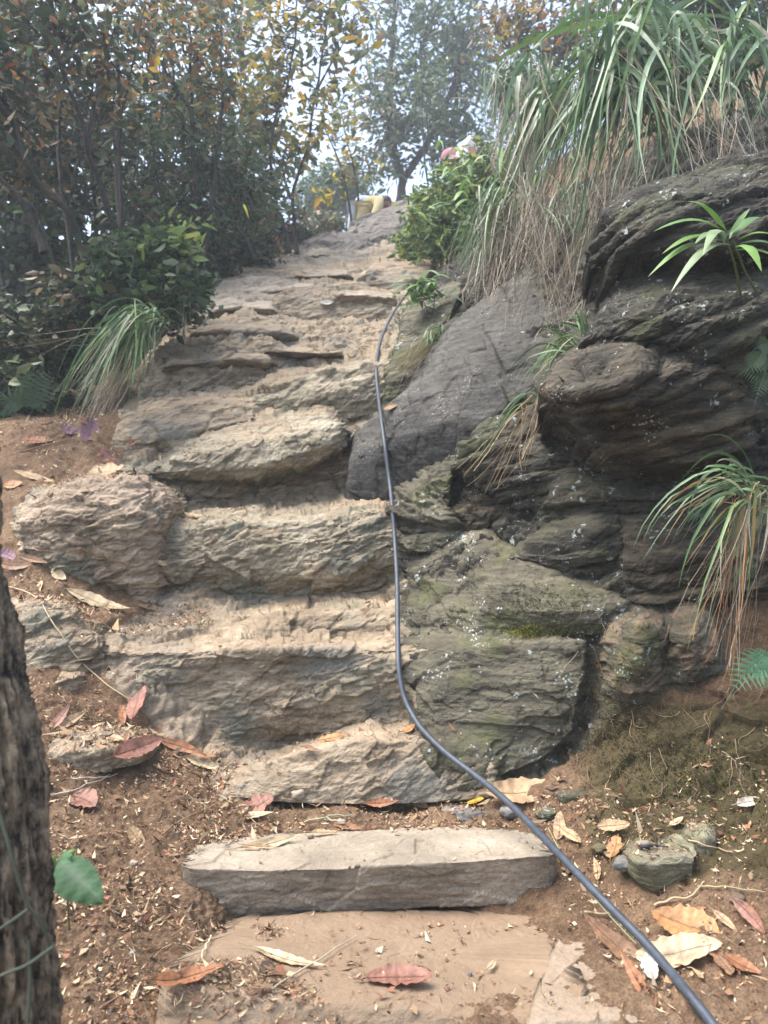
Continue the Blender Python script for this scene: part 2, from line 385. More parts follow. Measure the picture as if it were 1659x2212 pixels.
# ------------------------------------------------------------------ ground sheet
GX = [-5000, -1500, -350, 100, 330, 430, 540, 650, 880, 1120, 1420, 1750, 2700, 6000]
GR = [  # (picture row, depth) per column, near to far
 [(2212, 1.9), (2212, 1.8), (2212, 1.75), (2212, 1.75), (2212, 1.77), (2213, 1.771), (2224, 1.779), (2225, 1.78), (2225, 1.78), (2212, 1.76), (2180, 1.74), (2100, 1.75), (1800, 1.8), (1300, 1.9)],
 [(1990, 2.2), (2000, 2.1), (2010, 2.02), (2015, 2), (2000, 2.15), (1999, 2.179), (1991, 2.411), (1990, 2.44), (1990, 2.44), (1985, 2.36), (1960, 2.1), (1880, 2), (1600, 1.95), (1100, 1.9)],
 [(1850, 2.6), (1850, 2.45), (1860, 2.3), (1870, 2.3), (1885, 2.4), (1887, 2.42), (1903, 2.58), (1905, 2.6), (1905, 2.6), (1900, 2.5), (1830, 2.4), (1760, 2.25), (1450, 2.1), (900, 1.95)],
 [(1700, 3), (1700, 2.85), (1710, 2.68), (1720, 2.66), (1735, 2.78), (1741, 2.817), (1748, 2.859), (1755, 2.9), (1760, 2.9), (1770, 2.8), (1725, 2.66), (1660, 2.5), (1300, 2.2), (800, 2)],
 [(1600, 3.4), (1600, 3.2), (1620, 2.9), (1630, 2.88), (1680, 2.95), (1697, 2.981), (1716, 3.016), (1735, 3.05), (1745, 3.02), (1720, 2.92), (1660, 2.78), (1580, 2.62), (1200, 2.3), (700, 2.1)],
 [(1500, 3.8), (1480, 3.5), (1500, 3.15), (1500, 3.15), (1580, 3.3), (1592, 3.362), (1606, 3.432), (1620, 3.5), (1620, 3.45), (1620, 3.2), (1560, 2.92), (1480, 2.75), (1100, 2.4), (600, 2.2)],
 [(1400, 4.2), (1370, 3.9), (1390, 3.5), (1380, 3.5), (1400, 3.62), (1406, 3.676), (1413, 3.739), (1420, 3.8), (1430, 3.75), (1450, 3.4), (1430, 3.05), (1350, 2.9), (950, 2.6), (450, 2.4)],
 [(1320, 4.6), (1280, 4.2), (1290, 3.8), (1285, 3.8), (1315, 3.95), (1324, 4.027), (1335, 4.115), (1345, 4.2), (1340, 4.1), (1300, 3.7), (1280, 3.25), (1180, 3.1), (800, 2.8), (300, 2.6)],
 [(1250, 5), (1180, 4.6), (1180, 4.1), (1165, 4.1), (1200, 4.35), (1209, 4.427), (1220, 4.515), (1230, 4.6), (1200, 4.5), (1130, 4.1), (1080, 3.5), (980, 3.3), (600, 3), (150, 2.8)],
 [(1150, 5.5), (1090, 5.1), (1060, 4.6), (1045, 4.55), (1060, 4.75), (1063, 4.827), (1067, 4.915), (1070, 5), (1010, 5), (930, 4.7), (850, 3.8), (750, 3.6), (400, 3.3), (0, 3.1)],
 [(1060, 6.2), (1000, 5.9), (940, 5.3), (915, 5.15), (930, 5.2), (930, 5.293), (930, 5.398), (930, 5.5), (860, 5.5), (780, 5.2), (620, 4.2), (520, 3.9), (200, 3.8), (-200, 3.6)],
 [(1000, 7.5), (930, 7.2), (880, 6.5), (870, 6.2), (830, 6.1), (824, 6.162), (817, 6.232), (810, 6.3), (760, 6.2), (700, 5.8), (450, 4.7), (350, 4.5), (0, 4.5), (-400, 4.5)],
 [(950, 9), (870, 8.8), (810, 8.3), (780, 7.8), (720, 7.5), (715, 7.562), (710, 7.632), (705, 7.7), (660, 7.4), (610, 6.8), (300, 5.7), (200, 5.5), (-100, 5.5), (-500, 5.5)],
 [(880, 12), (800, 11), (700, 10.5), (660, 10), (625, 9.6), (620, 9.724), (615, 9.864), (610, 10), (570, 9.5), (520, 8.6), (220, 7.2), (120, 7), (-120, 7), (-500, 7)],
 [(800, 16), (720, 14.5), (610, 14), (560, 13.5), (540, 13), (540, 13), (540, 13), (540, 13), (500, 12.5), (430, 11), (180, 9.5), (80, 9.5), (-100, 9.5), (-350, 9.5)],
 [(760, 22), (660, 19), (560, 18), (520, 17.5), (505, 17), (503, 17), (502, 17), (500, 17), (460, 16.5), (400, 15), (190, 14), (90, 14), (-50, 14), (-250, 14)],
]
NLB = (-.3, -.2, 1)
def ground():
    rows = []
    xs0 = np.array([W(x, 2212, 1.8)[0] for x in GX])
    rows.append(np.array([[x * 2.2, -9.0, -3.4] for x in xs0]))
    rows.append(np.array([[x * 1.2, -1.0, -.35 + max(0, x) * .12] for x in xs0]))
    rows.append(np.array([[x * 1.02, .9, .15 + max(0, x) * .12] for x in xs0]))
    for r in GR: rows.append(np.array([W(x, y, d) - np.array([0, 0, .22 * min(1, max(0, (d - 5.2) / 1.0))]) * (300 < x < 1000) for x, (y, d) in zip(GX, r)]))
    last = rows[-1]
    rows.append(np.array([[p[0] * 1.3, 26, min(p[2], 11) - .6] for p in last]))
    rows.append(np.array([[p[0] * 2.0, 60, 4.] for p in last]))
    rows.append(np.array([[p[0] * 4, 165, -6.] for p in last]))
    nu = 640
    # denser columns inside the frame
    base = np.concatenate([np.linspace(-5000, -400, 50)[:-1], np.linspace(-400, 2050, nu - 90), np.linspace(2050, 6000, 42)[1:]])
    RR = []
    for r in rows:
        a = np.stack([np.interp(base, GX, r[:, k]) for k in range(3)], 1)
        k = 21; pad = np.concatenate([np.repeat(a[:1], k, 0), a, np.repeat(a[-1:], k, 0)]); ker = np.hanning(2 * k + 3)[1:-1]; ker /= ker.sum()
        sm = np.stack([np.convolve(pad[:, c], ker, 'valid') for c in range(3)], 1); sm[:60] = a[:60]; sm[-50:] = a[-50:]
        RR.append(sm)
    RR = np.array(RR)
    cnt = [12, 20, 30, 90, 80, 55, 30, 45, 40, 40, 36, 32, 32, 30, 24, 20, 16, 10, 12, 8, 5]
    out = []
    for k in range(len(RR) - 1):
        n = cnt[k]
        for j in range(n): out.append(RR[k] * (1 - j / n) + RR[k + 1] * j / n)
    out.append(RR[-1]); G = np.array(out)
    nv, nu = G.shape[:2]
    # smooth in the depth direction
    for _ in range(5): G[1:-1] = (G[:-2] + G[1:-1] * 2 + G[2:]) / 4
    nr = grid_normals(G); nr[nr[:, :, 2] < 0] *= -1
    P = G.reshape(-1, 3)
    near = np.clip((9 - P[:, 1]) / 4, 0, 1) * np.clip((P[:, 1] - .8) / .6, 0, 1)
    d1, d2, fa = worley(P * 9)
    d = .028 * fbm(P * 3.2, 3) + near * (.010 * fbm(P * 16, 3, .6) + .006 * fbm(P * 55, 2, .7) + .006 * fa)
    px, py, dp = proj(P)
    moss = np.clip((px - 1180) / 160, 0, 1) * np.clip((py - 1450) / 120, 0, 1) * np.clip((1960 - py) / 120, 0, 1) * (dp > 0)
    # the earth bank on the right is lumpy and root-torn
    d = d + moss * (.035 * fbm(P * 4 + 3, 3, .5) + .03 * fa)
    def band(v, a, b, s): return np.clip((v - a) / s, 0, 1) * np.clip((b - v) / s, 0, 1)
    left = np.interp(py, [500, 600, 700, 790, 900, 1000, 1100, 1280, 1400, 1520, 1600, 1720, 1760], [640, 470, 400, 300, 240, 260, 60, 340, 180, 260, 330, 480, 700])
    right = np.interp(py, [500, 700, 1000, 1300, 1600, 1700, 1760], [900, 880, 1000, 1280, 1280, 1150, 800])
    wob = fbm(P * 2.5 + 9, 3) * 30
    moss_c = moss
    rocky = np.clip((px - left + wob) / 25, 0, 1) * np.clip((right - px + wob) / 40, 0, 1) * np.clip((1755 - py) / 25, 0, 1) * np.clip((py - 505) / 20, 0, 1) * (dp > 2)
    d = d * (1 - rocky) + rocky * displace(P, .045, NLB, 77)
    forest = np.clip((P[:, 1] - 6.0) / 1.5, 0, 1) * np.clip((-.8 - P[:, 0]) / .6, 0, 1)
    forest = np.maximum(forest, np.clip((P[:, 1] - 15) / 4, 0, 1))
    G = G + nr * d.reshape(nv, nu)[:, :, None]
    idx = np.arange(nv * nu).reshape(nv, nu)
    Q = np.stack([idx[:-1, :-1].ravel(), idx[:-1, 1:].ravel(), idx[1:, 1:].ravel(), idx[1:, :-1].ravel()], 1)
    return tag(mesh_np('ground', G.reshape(-1, 3), Q, M['soil'], attrs={'moss': moss, 'forest': forest, 'rocky': rocky}), 'red brown soil slope of the hill, strewn with litter', None, None, 'structure')
GROUND = ground()

# ------------------------------------------------------------------ stones of the stair (left part), bottom to top
NL = (-.25, -.2, 1)
# dusty slab at the very bottom and the pale stone to its right
rock('stone_step', 'dusty brown stone slab at the very bottom of the path with a cracked front edge',
     [[(330, 2230, 1.74), (600, 2260, 1.74), (900, 2275, 1.74), (1100, 2270, 1.73), (1250, 2240, 1.73)],
      [(340, 2120, 1.80), (600, 2160, 1.80), (850, 2172, 1.80), (1100, 2200, 1.78), (1275, 2150, 1.79)],
      [(345, 2110, 1.82), (600, 2148, 1.82), (850, 2160, 1.82), (1100, 2185, 1.80), (1270, 2135, 1.81)],
      [(500, 1990, 2.32), (700, 1975, 2.36), (900, 1965, 2.40), (1100, 1968, 2.40), (1215, 1985, 2.34)]],
     'dusty', .009, (0, 0, 1), 3, layer=.7, facet=.5, curl=.02, edge=.03, back=.1, cat='stone step')
rock('stone_slab', 'pale rough stone slab in the bottom right corner under the dry leaves',
     [[(1120, 2290, 1.66), (1350, 2280, 1.66), (1560, 2290, 1.66)],
      [(1150, 2205, 1.71), (1350, 2190, 1.71), (1500, 2210, 1.71)],
      [(1215, 2040, 2.06), (1300, 2030, 2.08), (1390, 2075, 2.02)]],
     'pale_dusty', .012, (0, 0, 1), 5, layer=.7, facet=.6, curl=.02, edge=.04, back=.1, cat='stone slab')
rock('cut_stone_step', 'pale straight cut stone step with a dark front face, lowest full step of the stair',
     [[(398, 1990, 2.385), (560, 1988, 2.41), (800, 1968, 2.42), (1000, 1958, 2.42), (1208, 1948, 2.42)],
      [(394, 1925, 2.375), (560, 1930, 2.395), (800, 1915, 2.405), (1000, 1900, 2.405), (1210, 1880, 2.405)],
      [(388, 1874, 2.365), (560, 1882, 2.385), (800, 1872, 2.395), (1000, 1862, 2.395), (1206, 1845, 2.395)],
      [(390, 1872, 2.375), (560, 1879, 2.395), (800, 1869, 2.405), (1000, 1859, 2.405), (1204, 1842, 2.405)],
      [(405, 1848, 2.50), (560, 1838, 2.55), (800, 1825, 2.58), (1000, 1815, 2.60), (1180, 1815, 2.56)],
      [(430, 1824, 2.64), (600, 1805, 2.72), (800, 1795, 2.78), (1000, 1785, 2.80), (1135, 1782, 2.80)]],
     'slab', .010, (0, 0, 1), 8, layer=.3, facet=.85, curl=.015, edge=.012, big=.5, back=.1, cat='stone step', sharp=True)
rock('rock_ledge', 'low broken grey rock ledge just above the cut stone step',
     [[(470, 1720, 3.0), (620, 1735, 2.98), (800, 1740, 2.96), (950, 1735, 2.96), (1080, 1722, 2.94)],
      [(480, 1700, 3.03), (620, 1690, 3.02), (800, 1670, 3.0), (950, 1660, 3.0), (1090, 1660, 2.98)],
      [(500, 1672, 3.10), (620, 1635, 3.08), (760, 1598, 3.06), (950, 1600, 3.06), (1090, 1590, 3.05)],
      [(560, 1650, 3.25), (650, 1618, 3.25), (790, 1585, 3.25), (950, 1580, 3.25), (1080, 1560, 3.22)],
      [(560, 1640, 3.40), (650, 1605, 3.45), (790, 1578, 3.48), (950, 1570, 3.48), (1080, 1550, 3.42)]],
     'rock_grey', .022, NL, 11, cat='rock ledge')
rock('stone_step', 'high rough rock step across the middle of the stair, dusty below its pale worn edge',
     [[(290, 1600, 3.50), (420, 1600, 3.46), (600, 1590, 3.44), (760, 1575, 3.42), (880, 1570, 3.40), (960, 1568, 3.36)],
      [(250, 1540, 3.44), (420, 1520, 3.42), (600, 1520, 3.40), (760, 1510, 3.38), (880, 1500, 3.38), (960, 1490, 3.34)],
      [(200, 1460, 3.40), (400, 1440, 3.44), (600, 1440, 3.43), (760, 1440, 3.40), (870, 1440, 3.38), (960, 1430, 3.34)],
      [(185, 1400, 3.46), (400, 1405, 3.44), (600, 1402, 3.42), (760, 1400, 3.42), (860, 1395, 3.42), (950, 1400, 3.40)],
      [(200, 1375, 3.56), (400, 1392, 3.56), (600, 1390, 3.56), (760, 1386, 3.56), (860, 1378, 3.56), (930, 1385, 3.50)],
      [(240, 1360, 3.70), (400, 1384, 3.78), (600, 1383, 3.80), (760, 1378, 3.80), (860, 1368, 3.78), (930, 1375, 3.70)]],
     'rock_grey', .026, NL, 13, cat='stone step', layer=.5)
rock('stone_step', 'thin pale rounded rock step, second band above the high rough step',
     [[(350, 1372, 3.86), (500, 1388, 3.80), (650, 1388, 3.80), (760, 1388, 3.78), (880, 1380, 3.76), (980, 1370, 3.70)],
      [(352, 1350, 3.86), (500, 1360, 3.80), (650, 1355, 3.80), (760, 1355, 3.78), (880, 1350, 3.76), (980, 1345, 3.70)],
      [(380, 1335, 3.90), (500, 1338, 3.86), (650, 1328, 3.84), (760, 1322, 3.84), (880, 1318, 3.82), (980, 1310, 3.76)],
      [(430, 1326, 4.05), (520, 1326, 4.05), (650, 1314, 4.10), (760, 1308, 4.12), (880, 1305, 4.05), (980, 1298, 3.95)],
      [(430, 1323, 4.2), (520, 1322, 4.25), (650, 1309, 4.3), (760, 1304, 4.3), (880, 1300, 4.25), (980, 1290, 4.10)]],
     'rock_grey', .018, NL, 17, cat='stone step')
rock('rock', 'blocky layered rock in the middle of the stair, greenish and lichened at its right end',
     [[(300, 1310, 4.28), (420, 1318, 4.22), (560, 1318, 4.22), (720, 1312, 4.22), (860, 1305, 4.2), (900, 1290, 4.15)],
      [(302, 1262, 4.22), (420, 1272, 4.20), (560, 1275, 4.26), (720, 1268, 4.28), (830, 1260, 4.22), (900, 1250, 4.15)],
      [(300, 1235, 4.16), (420, 1240, 4.14), (560, 1248, 4.14), (700, 1240, 4.12), (800, 1215, 4.16), (900, 1200, 4.12)],
      [(300, 1170, 4.20), (420, 1180, 4.20), (500, 1175, 4.16), (650, 1170, 4.12), (800, 1160, 4.14), (900, 1150, 4.12)],
      [(300, 1125, 4.30), (400, 1135, 4.32), (500, 1130, 4.24), (650, 1124, 4.20), (760, 1108, 4.22), (850, 1100, 4.25)],
      [(310, 1108, 4.45), (400, 1120, 4.5), (500, 1120, 4.42), (650, 1114, 4.40), (760, 1102, 4.42), (850, 1092, 4.42)],
      [(320, 1100, 4.7), (400, 1112, 4.85), (500, 1112, 4.85), (650, 1106, 4.85), (760, 1096, 4.80), (850, 1085, 4.7)]],
     'rock_green', .034, NL, 19, back=.2, edge=.05)
rock('boulder', 'weathered layered boulder at the left edge of the stair with a dark lichened hollow',
     [[(30, 1245, 4.02), (120, 1250, 3.98), (200, 1262, 3.98), (300, 1310, 3.98), (345, 1320, 4.05)],
      [(20, 1190, 3.95), (120, 1190, 3.90), (200, 1190, 3.90), (295, 1220, 3.92), (345, 1240, 4.05)],
      [(15, 1130, 3.98), (120, 1100, 3.95), (200, 1100, 3.93), (290, 1110, 3.95), (345, 1140, 4.08)],
      [(40, 1095, 4.15), (120, 1065, 4.12), (200, 1050, 4.10), (290, 1045, 4.12), (370, 1085, 4.25)],
      [(110, 1065, 4.40), (160, 1045, 4.40), (220, 1038, 4.40), (290, 1040, 4.45), (380, 1065, 4.50)],
      [(150, 1050, 4.65), (200, 1038, 4.65), (240, 1035, 4.7), (290, 1036, 4.7), (380, 1055, 4.75)]],
     'rock_tan', .04, (-.15, -.2, 1), 23, cat='boulder')
rock('rock', 'brown earthy rock block under the lit ledge in the shaded nook of the stair',
     [[(310, 1135, 4.85), (450, 1125, 4.80), (600, 1120, 4.80), (720, 1110, 4.80), (850, 1098, 4.75)],
      [(310, 1090, 4.80), (450, 1080, 4.84), (600, 1070, 4.88), (720, 1050, 4.90), (850, 1050, 4.8)],
      [(300, 1055, 4.82), (450, 1040, 4.86), (600, 1020, 4.92), (720, 980, 4.95), (850, 1000, 4.9)],
      [(320, 1030, 4.95), (450, 1010, 5.0), (600, 990, 5.05), (720, 960, 5.05), (850, 960, 5.1)]],
     'rock_tan', .05, NL, 29, facet=1.4, under=.0)
rock('rock_ledge', 'long slanting pale yellowish rock ledge with a sharp broken right end',
     [[(225, 1030, 4.72), (330, 1040, 4.70), (430, 1040, 4.72), (560, 1035, 4.70), (700, 990, 4.72), (745, 960, 4.74)],
      [(225, 1018, 4.66), (330, 1020, 4.66), (430, 1018, 4.66), (560, 1008, 4.62), (690, 965, 4.64), (742, 930, 4.70)],
      [(235, 1008, 4.72), (330, 1000, 4.70), (430, 985, 4.68), (560, 955, 4.68), (690, 925, 4.70), (740, 915, 4.76)],
      [(260, 1000, 4.85), (360, 980, 4.85), (450, 955, 4.88), (560, 925, 4.90), (650, 905, 4.92), (720, 902, 4.95)],
      [(300, 985, 5.10), (380, 962, 5.1), (460, 930, 5.15), (560, 900, 5.2), (640, 892, 5.25), (700, 893, 5.25)]],
     'rock_green', .030, (-.42, -.2, 1), 31, back=.25)
rock('rock', 'banded rock on the left below the broad slope, with a square grey patch',
     [[(230, 975, 5.0), (330, 985, 4.98), (440, 960, 5.0), (560, 930, 5.05)],
      [(225, 955, 4.98), (330, 950, 4.98), (440, 930, 5.0), (560, 900, 5.1)],
      [(255, 900, 5.20), (340, 880, 5.20), (440, 870, 5.25), (560, 860, 5.3)],
      [(290, 865, 5.5), (350, 852, 5.5), (440, 850, 5.5), (540, 845, 5.6)]],
     'rock_grey', .026, (-.2, -.2, 1), 37)
rock('rock', 'pale ribbed rock step slanting up to the cable in the upper middle',
     [[(480, 900, 5.35), (600, 905, 5.22), (720, 905, 5.15), (800, 890, 5.15), (880, 870, 5.1)],
      [(500, 870, 5.36), (600, 860, 5.25), (720, 850, 5.20), (800, 830, 5.20), (880, 820, 5.2)],
      [(520, 840, 5.48), (610, 825, 5.38), (700, 800, 5.35), (790, 790, 5.36), (880, 780, 5.3)],
      [(560, 830, 5.75), (640, 812, 5.70), (720, 793, 5.70), (800, 782, 5.72), (880, 770, 5.6)]],
     'rock_green', .032, (-.45, -.2, 1), 41)
rock('rock', 'broad sloping layered rock face filling the upper middle of the stair',
     [[(270, 890, 5.55), (360, 870, 5.6), (480, 860, 5.62), (600, 835, 5.7), (720, 810, 5.75), (860, 790, 5.8)],
      [(285, 830, 5.7), (380, 810, 5.75), (500, 800, 5.8), (620, 785, 5.9), (740, 775, 6.0), (860, 760, 6.0)],
      [(310, 790, 5.9), (400, 760, 6.05), (520, 750, 6.15), (640, 745, 6.25), (760, 740, 6.3), (860, 725, 6.35)],
      [(350, 745, 6.3), (430, 715, 6.5), (530, 695, 6.65), (640, 702, 6.7), (760, 712, 6.7), (850, 700, 6.75)],
      [(380, 730, 6.7), (450, 700, 6.9), (530, 688, 7.0), (640, 698, 7.1), (760, 706, 7.1), (840, 692, 7.1)]],
     'rock_grey', .045, (-.35, -.5, 1), 43, facet=1.2)
rock('rock', 'crumbling brown rock bank at the left of the upper steps',
     [[(420, 715, 7.0), (480, 705, 7.0), (560, 700, 7.05), (640, 690, 7.1)],
      [(415, 680, 7.2), (480, 660, 7.2), (560, 650, 7.25), (640, 650, 7.4)],
      [(440, 645, 7.7), (500, 630, 7.7), (570, 615, 7.8), (650, 615, 7.9)],
      [(455, 605, 8.6), (510, 600, 8.6), (580, 596, 8.7), (660, 598, 8.8)]],
     'rock_far', .05, (-.5, -.3, 1), 47)
rock('rock', 'grey rock step with a hollow dark underside in the upper stair',
     [[(560, 712, 7.15), (650, 718, 7.1), (750, 718, 7.1), (850, 705, 7.2)],
      [(565, 680, 7.15), (650, 685, 7.15), (750, 690, 7.2), (855, 680, 7.2)],
      [(590, 645, 7.3), (660, 640, 7.3), (750, 650, 7.35), (860, 655, 7.3)],
      [(630, 622, 7.6), (700, 617, 7.6), (780, 622, 7.65), (870, 632, 7.6)],
      [(640, 617, 8.2), (700, 612, 8.2), (780, 616, 8.2), (870, 622, 8.2)]],
     'rock_grey', .038, NL, 53)
rock('stone_step', 'narrow pale rock step beside the flat grey slab',
     [[(440, 628, 8.6), (560, 632, 8.4), (680, 628, 8.35), (790, 625, 8.4)],
      [(445, 610, 8.7), (560, 610, 8.5), (680, 600, 8.5), (790, 605, 8.5)],
      [(470, 598, 9.1), (560, 592, 9.0), (680, 586, 9.0), (790, 590, 9.0)],
      [(480, 590, 9.8), (560, 586, 9.8), (680, 580, 9.8), (790, 582, 9.8)]],
     'rock_grey', .04, NL, 59, cat='stone step')
rock('stone_slab', 'flat grey tilted stone slab at the head of the cable',
     [[(790, 618, 7.9), (830, 640, 7.8), (880, 640, 7.7), (915, 620, 7.9)],
      [(792, 590, 8.0), (830, 606, 7.9), (880, 606, 7.8), (925, 598, 7.9)],
      [(795, 575, 8.2), (835, 588, 8.1), (880, 588, 8.0), (930, 588, 8.1)],
      [(815, 565, 8.8), (850, 565, 8.8), (900, 563, 8.8), (940, 562, 8.8)]],
     'rock_grey', .03, (0, 0, 1), 61, cat='stone slab')
rock('stone_step', 'small dusty rock step below the rounded hump near the top',
     [[(440, 602, 9.9), (560, 602, 9.7), (700, 600, 9.7), (800, 596, 9.7)],
      [(450, 586, 10.), (560, 582, 9.9), (700, 578, 9.9), (810, 580, 9.9)],
      [(470, 575, 10.5), (600, 566, 10.5), (700, 562, 10.5), (810, 562, 10.5)],
      [(500, 566, 11.2), (600, 560, 11.2), (700, 554, 11.2), (810, 552, 11.2)]],
     'rock_far', .035, NL, 67, cat='stone step')
rock('stone_step', 'uppermost narrow pale step under the rounded hump',
     [[(640, 566, 11.0), (720, 566, 11.), (800, 564, 11.), (850, 560, 11.)],
      [(645, 552, 11.), (720, 550, 11.), (800, 550, 11.), (850, 550, 11.)],
      [(660, 544, 11.4), (720, 541, 11.4), (800, 541, 11.4), (850, 542, 11.4)],
      [(670, 540, 12.), (720, 537, 12.), (800, 537, 12.), (850, 538, 12.)]],
     'rock_far', .04, NL, 71, cat='stone step')
rock('boulder', 'rounded grey hump of rock near the top left of the stair',
     [[(610, 590, 11.6), (680, 580, 11.4), (760, 560, 11.4), (840, 560, 11.6)],
      [(612, 565, 11.7), (680, 550, 11.5), (760, 545, 11.5), (840, 548, 11.7)],
      [(635, 535, 12.), (690, 522, 11.9), (750, 522, 11.9), (830, 535, 12.)],
      [(655, 514, 12.5), (700, 507, 12.5), (750, 507, 12.5), (800, 518, 12.5)],
      [(670, 512, 13.3), (710, 506, 13.3), (750, 506, 13.3), (790, 514, 13.3)]],
     'rock_top', .05, (-.3, -.2, 1), 73, cat='boulder')
rock('boulder', 'big grey boulder at the top of the stair where two people are climbing',
     [[(745, 540, 13.2), (800, 556, 12.8), (860, 560, 12.6), (930, 560, 12.6), (980, 560, 12.8)],
      [(745, 510, 13.3), (800, 515, 13.0), (860, 520, 12.8), (930, 510, 12.8), (980, 500, 13.)],
      [(752, 488, 13.8), (800, 475, 13.5), (860, 465, 13.3), (920, 450, 13.3), (980, 440, 13.4)],
      [(770, 480, 14.2), (810, 462, 14.), (850, 445, 14.), (900, 424, 14.), (960, 410, 14.)],
      [(785, 478, 15.), (820, 458, 15.), (850, 442, 15.), (900, 416, 15.), (950, 405, 15.)]],
     'rock_top', .06, (-.3, -.2, 1), 79, cat='boulder', layer=.6, facet=.5)
for lab, r in (
 ('thin pale ledge crossing the broad sloping face on its left', [[(330, 812, 5.72), (420, 800, 5.74), (520, 792, 5.78), (600, 800, 5.8)], [(335, 795, 5.66), (420, 782, 5.68), (520, 775, 5.72), (605, 784, 5.76)], [(350, 782, 5.78), (430, 768, 5.8), (520, 762, 5.84), (600, 772, 5.9)]]),
 ('narrow overhanging ledge in the centre of the broad sloping face', [[(560, 772, 5.9), (640, 778, 5.88), (700, 782, 5.88), (740, 776, 5.95)], [(558, 756, 5.8), (640, 760, 5.76), (700, 764, 5.78), (745, 762, 5.86)], [(580, 745, 6.0), (640, 744, 6.0), (700, 750, 6.0), (740, 752, 6.05)]]),
 ('ribbed pale band near the upper left edge of the broad sloping face', [[(400, 742, 6.35), (470, 738, 6.32), (550, 742, 6.3), (640, 738, 6.35)], [(402, 722, 6.28), (470, 715, 6.25), (550, 718, 6.24), (640, 720, 6.3)], [(420, 708, 6.5), (480, 698, 6.5), (550, 700, 6.5), (630, 706, 6.5)]]),
 ('small dusty ledge under the crumbling brown bank', [[(445, 690, 7.0), (520, 685, 6.98), (600, 690, 6.98)], [(448, 672, 6.9), (520, 664, 6.88), (600, 668, 6.9)], [(460, 656, 7.2), (520, 650, 7.2), (595, 654, 7.2)]]),
 ('pale tread edge left of the hollow grey rock step', [[(520, 650, 7.7), (600, 648, 7.6), (680, 640, 7.6)], [(520, 634, 7.6), (600, 628, 7.5), (690, 622, 7.5)], [(530, 622, 7.9), (600, 616, 7.9), (690, 612, 7.9)]]),
 ('small blocky ledge just under the flat grey slab', [[(720, 660, 7.3), (790, 662, 7.25), (860, 668, 7.2)], [(722, 638, 7.25), (790, 636, 7.2), (862, 644, 7.15)], [(735, 624, 7.5), (790, 620, 7.5), (860, 630, 7.4)]]),
 ('dusty lip of rock with a leaf on it in the upper stair', [[(600, 612, 8.5), (680, 612, 8.4), (760, 606, 8.4)], [(602, 600, 8.4), (680, 596, 8.3), (765, 592, 8.3)], [(615, 588, 8.8), (690, 584, 8.8), (760, 580, 8.8)]]),
 ('broken dark wedge of rock left of the flat grey slab', [[(765, 620, 8.1), (790, 622, 8.05), (820, 620, 8.1)], [(768, 600, 8.1), (795, 592, 8.0), (822, 602, 8.05)], [(775, 588, 8.3), (800, 580, 8.25), (815, 590, 8.3)]]),
):
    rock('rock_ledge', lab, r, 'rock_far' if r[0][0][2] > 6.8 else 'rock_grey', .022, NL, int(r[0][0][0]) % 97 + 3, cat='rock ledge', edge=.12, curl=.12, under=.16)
# stones set in the litter at the left
rock('stone', 'grey brown stone half buried at the left edge beside the tree trunk',
     [[(-20, 1475, 3.42), (60, 1490, 3.38), (140, 1470, 3.38), (215, 1430, 3.42)],
      [(-20, 1400, 3.42), (60, 1400, 3.36), (140, 1390, 3.36), (210, 1380, 3.42)],
      [(-10, 1330, 3.55), (60, 1300, 3.5), (140, 1315, 3.5), (205, 1350, 3.56)],
      [(0, 1300, 3.8), (60, 1285, 3.75), (130, 1300, 3.75), (190, 1335, 3.75)]],
     'rock_grey', .03, NL, 83, cat='stone', edge=.15)
rock('stone', 'small bluish grey stone wedged below the half buried stone at the left',
     [[(55, 1525, 3.26), (110, 1525, 3.24), (165, 1500, 3.26)], [(55, 1490, 3.26), (110, 1480, 3.22), (170, 1460, 3.26)], [(70, 1462, 3.36), (110, 1455, 3.34), (160, 1440, 3.38)]],
     'rock_grey', .02, NL, 89, cat='stone', edge=.25)
rock('stone', 'brown stone sunk in the leaf litter right of the tree trunk',
     [[(85, 1675, 2.88), (150, 1680, 2.84), (220, 1670, 2.84), (300, 1650, 2.9)], [(90, 1630, 2.88), (150, 1625, 2.83), (220, 1620, 2.83), (295, 1620, 2.9)], [(100, 1595, 2.98), (160, 1580, 2.95), (220, 1580, 2.95), (290, 1595, 3.0)], [(110, 1585, 3.1), (160, 1572, 3.1), (220, 1572, 3.1), (280, 1585, 3.15)]],
     'rock_grey', .025, NL, 97, cat='stone', edge=.2)

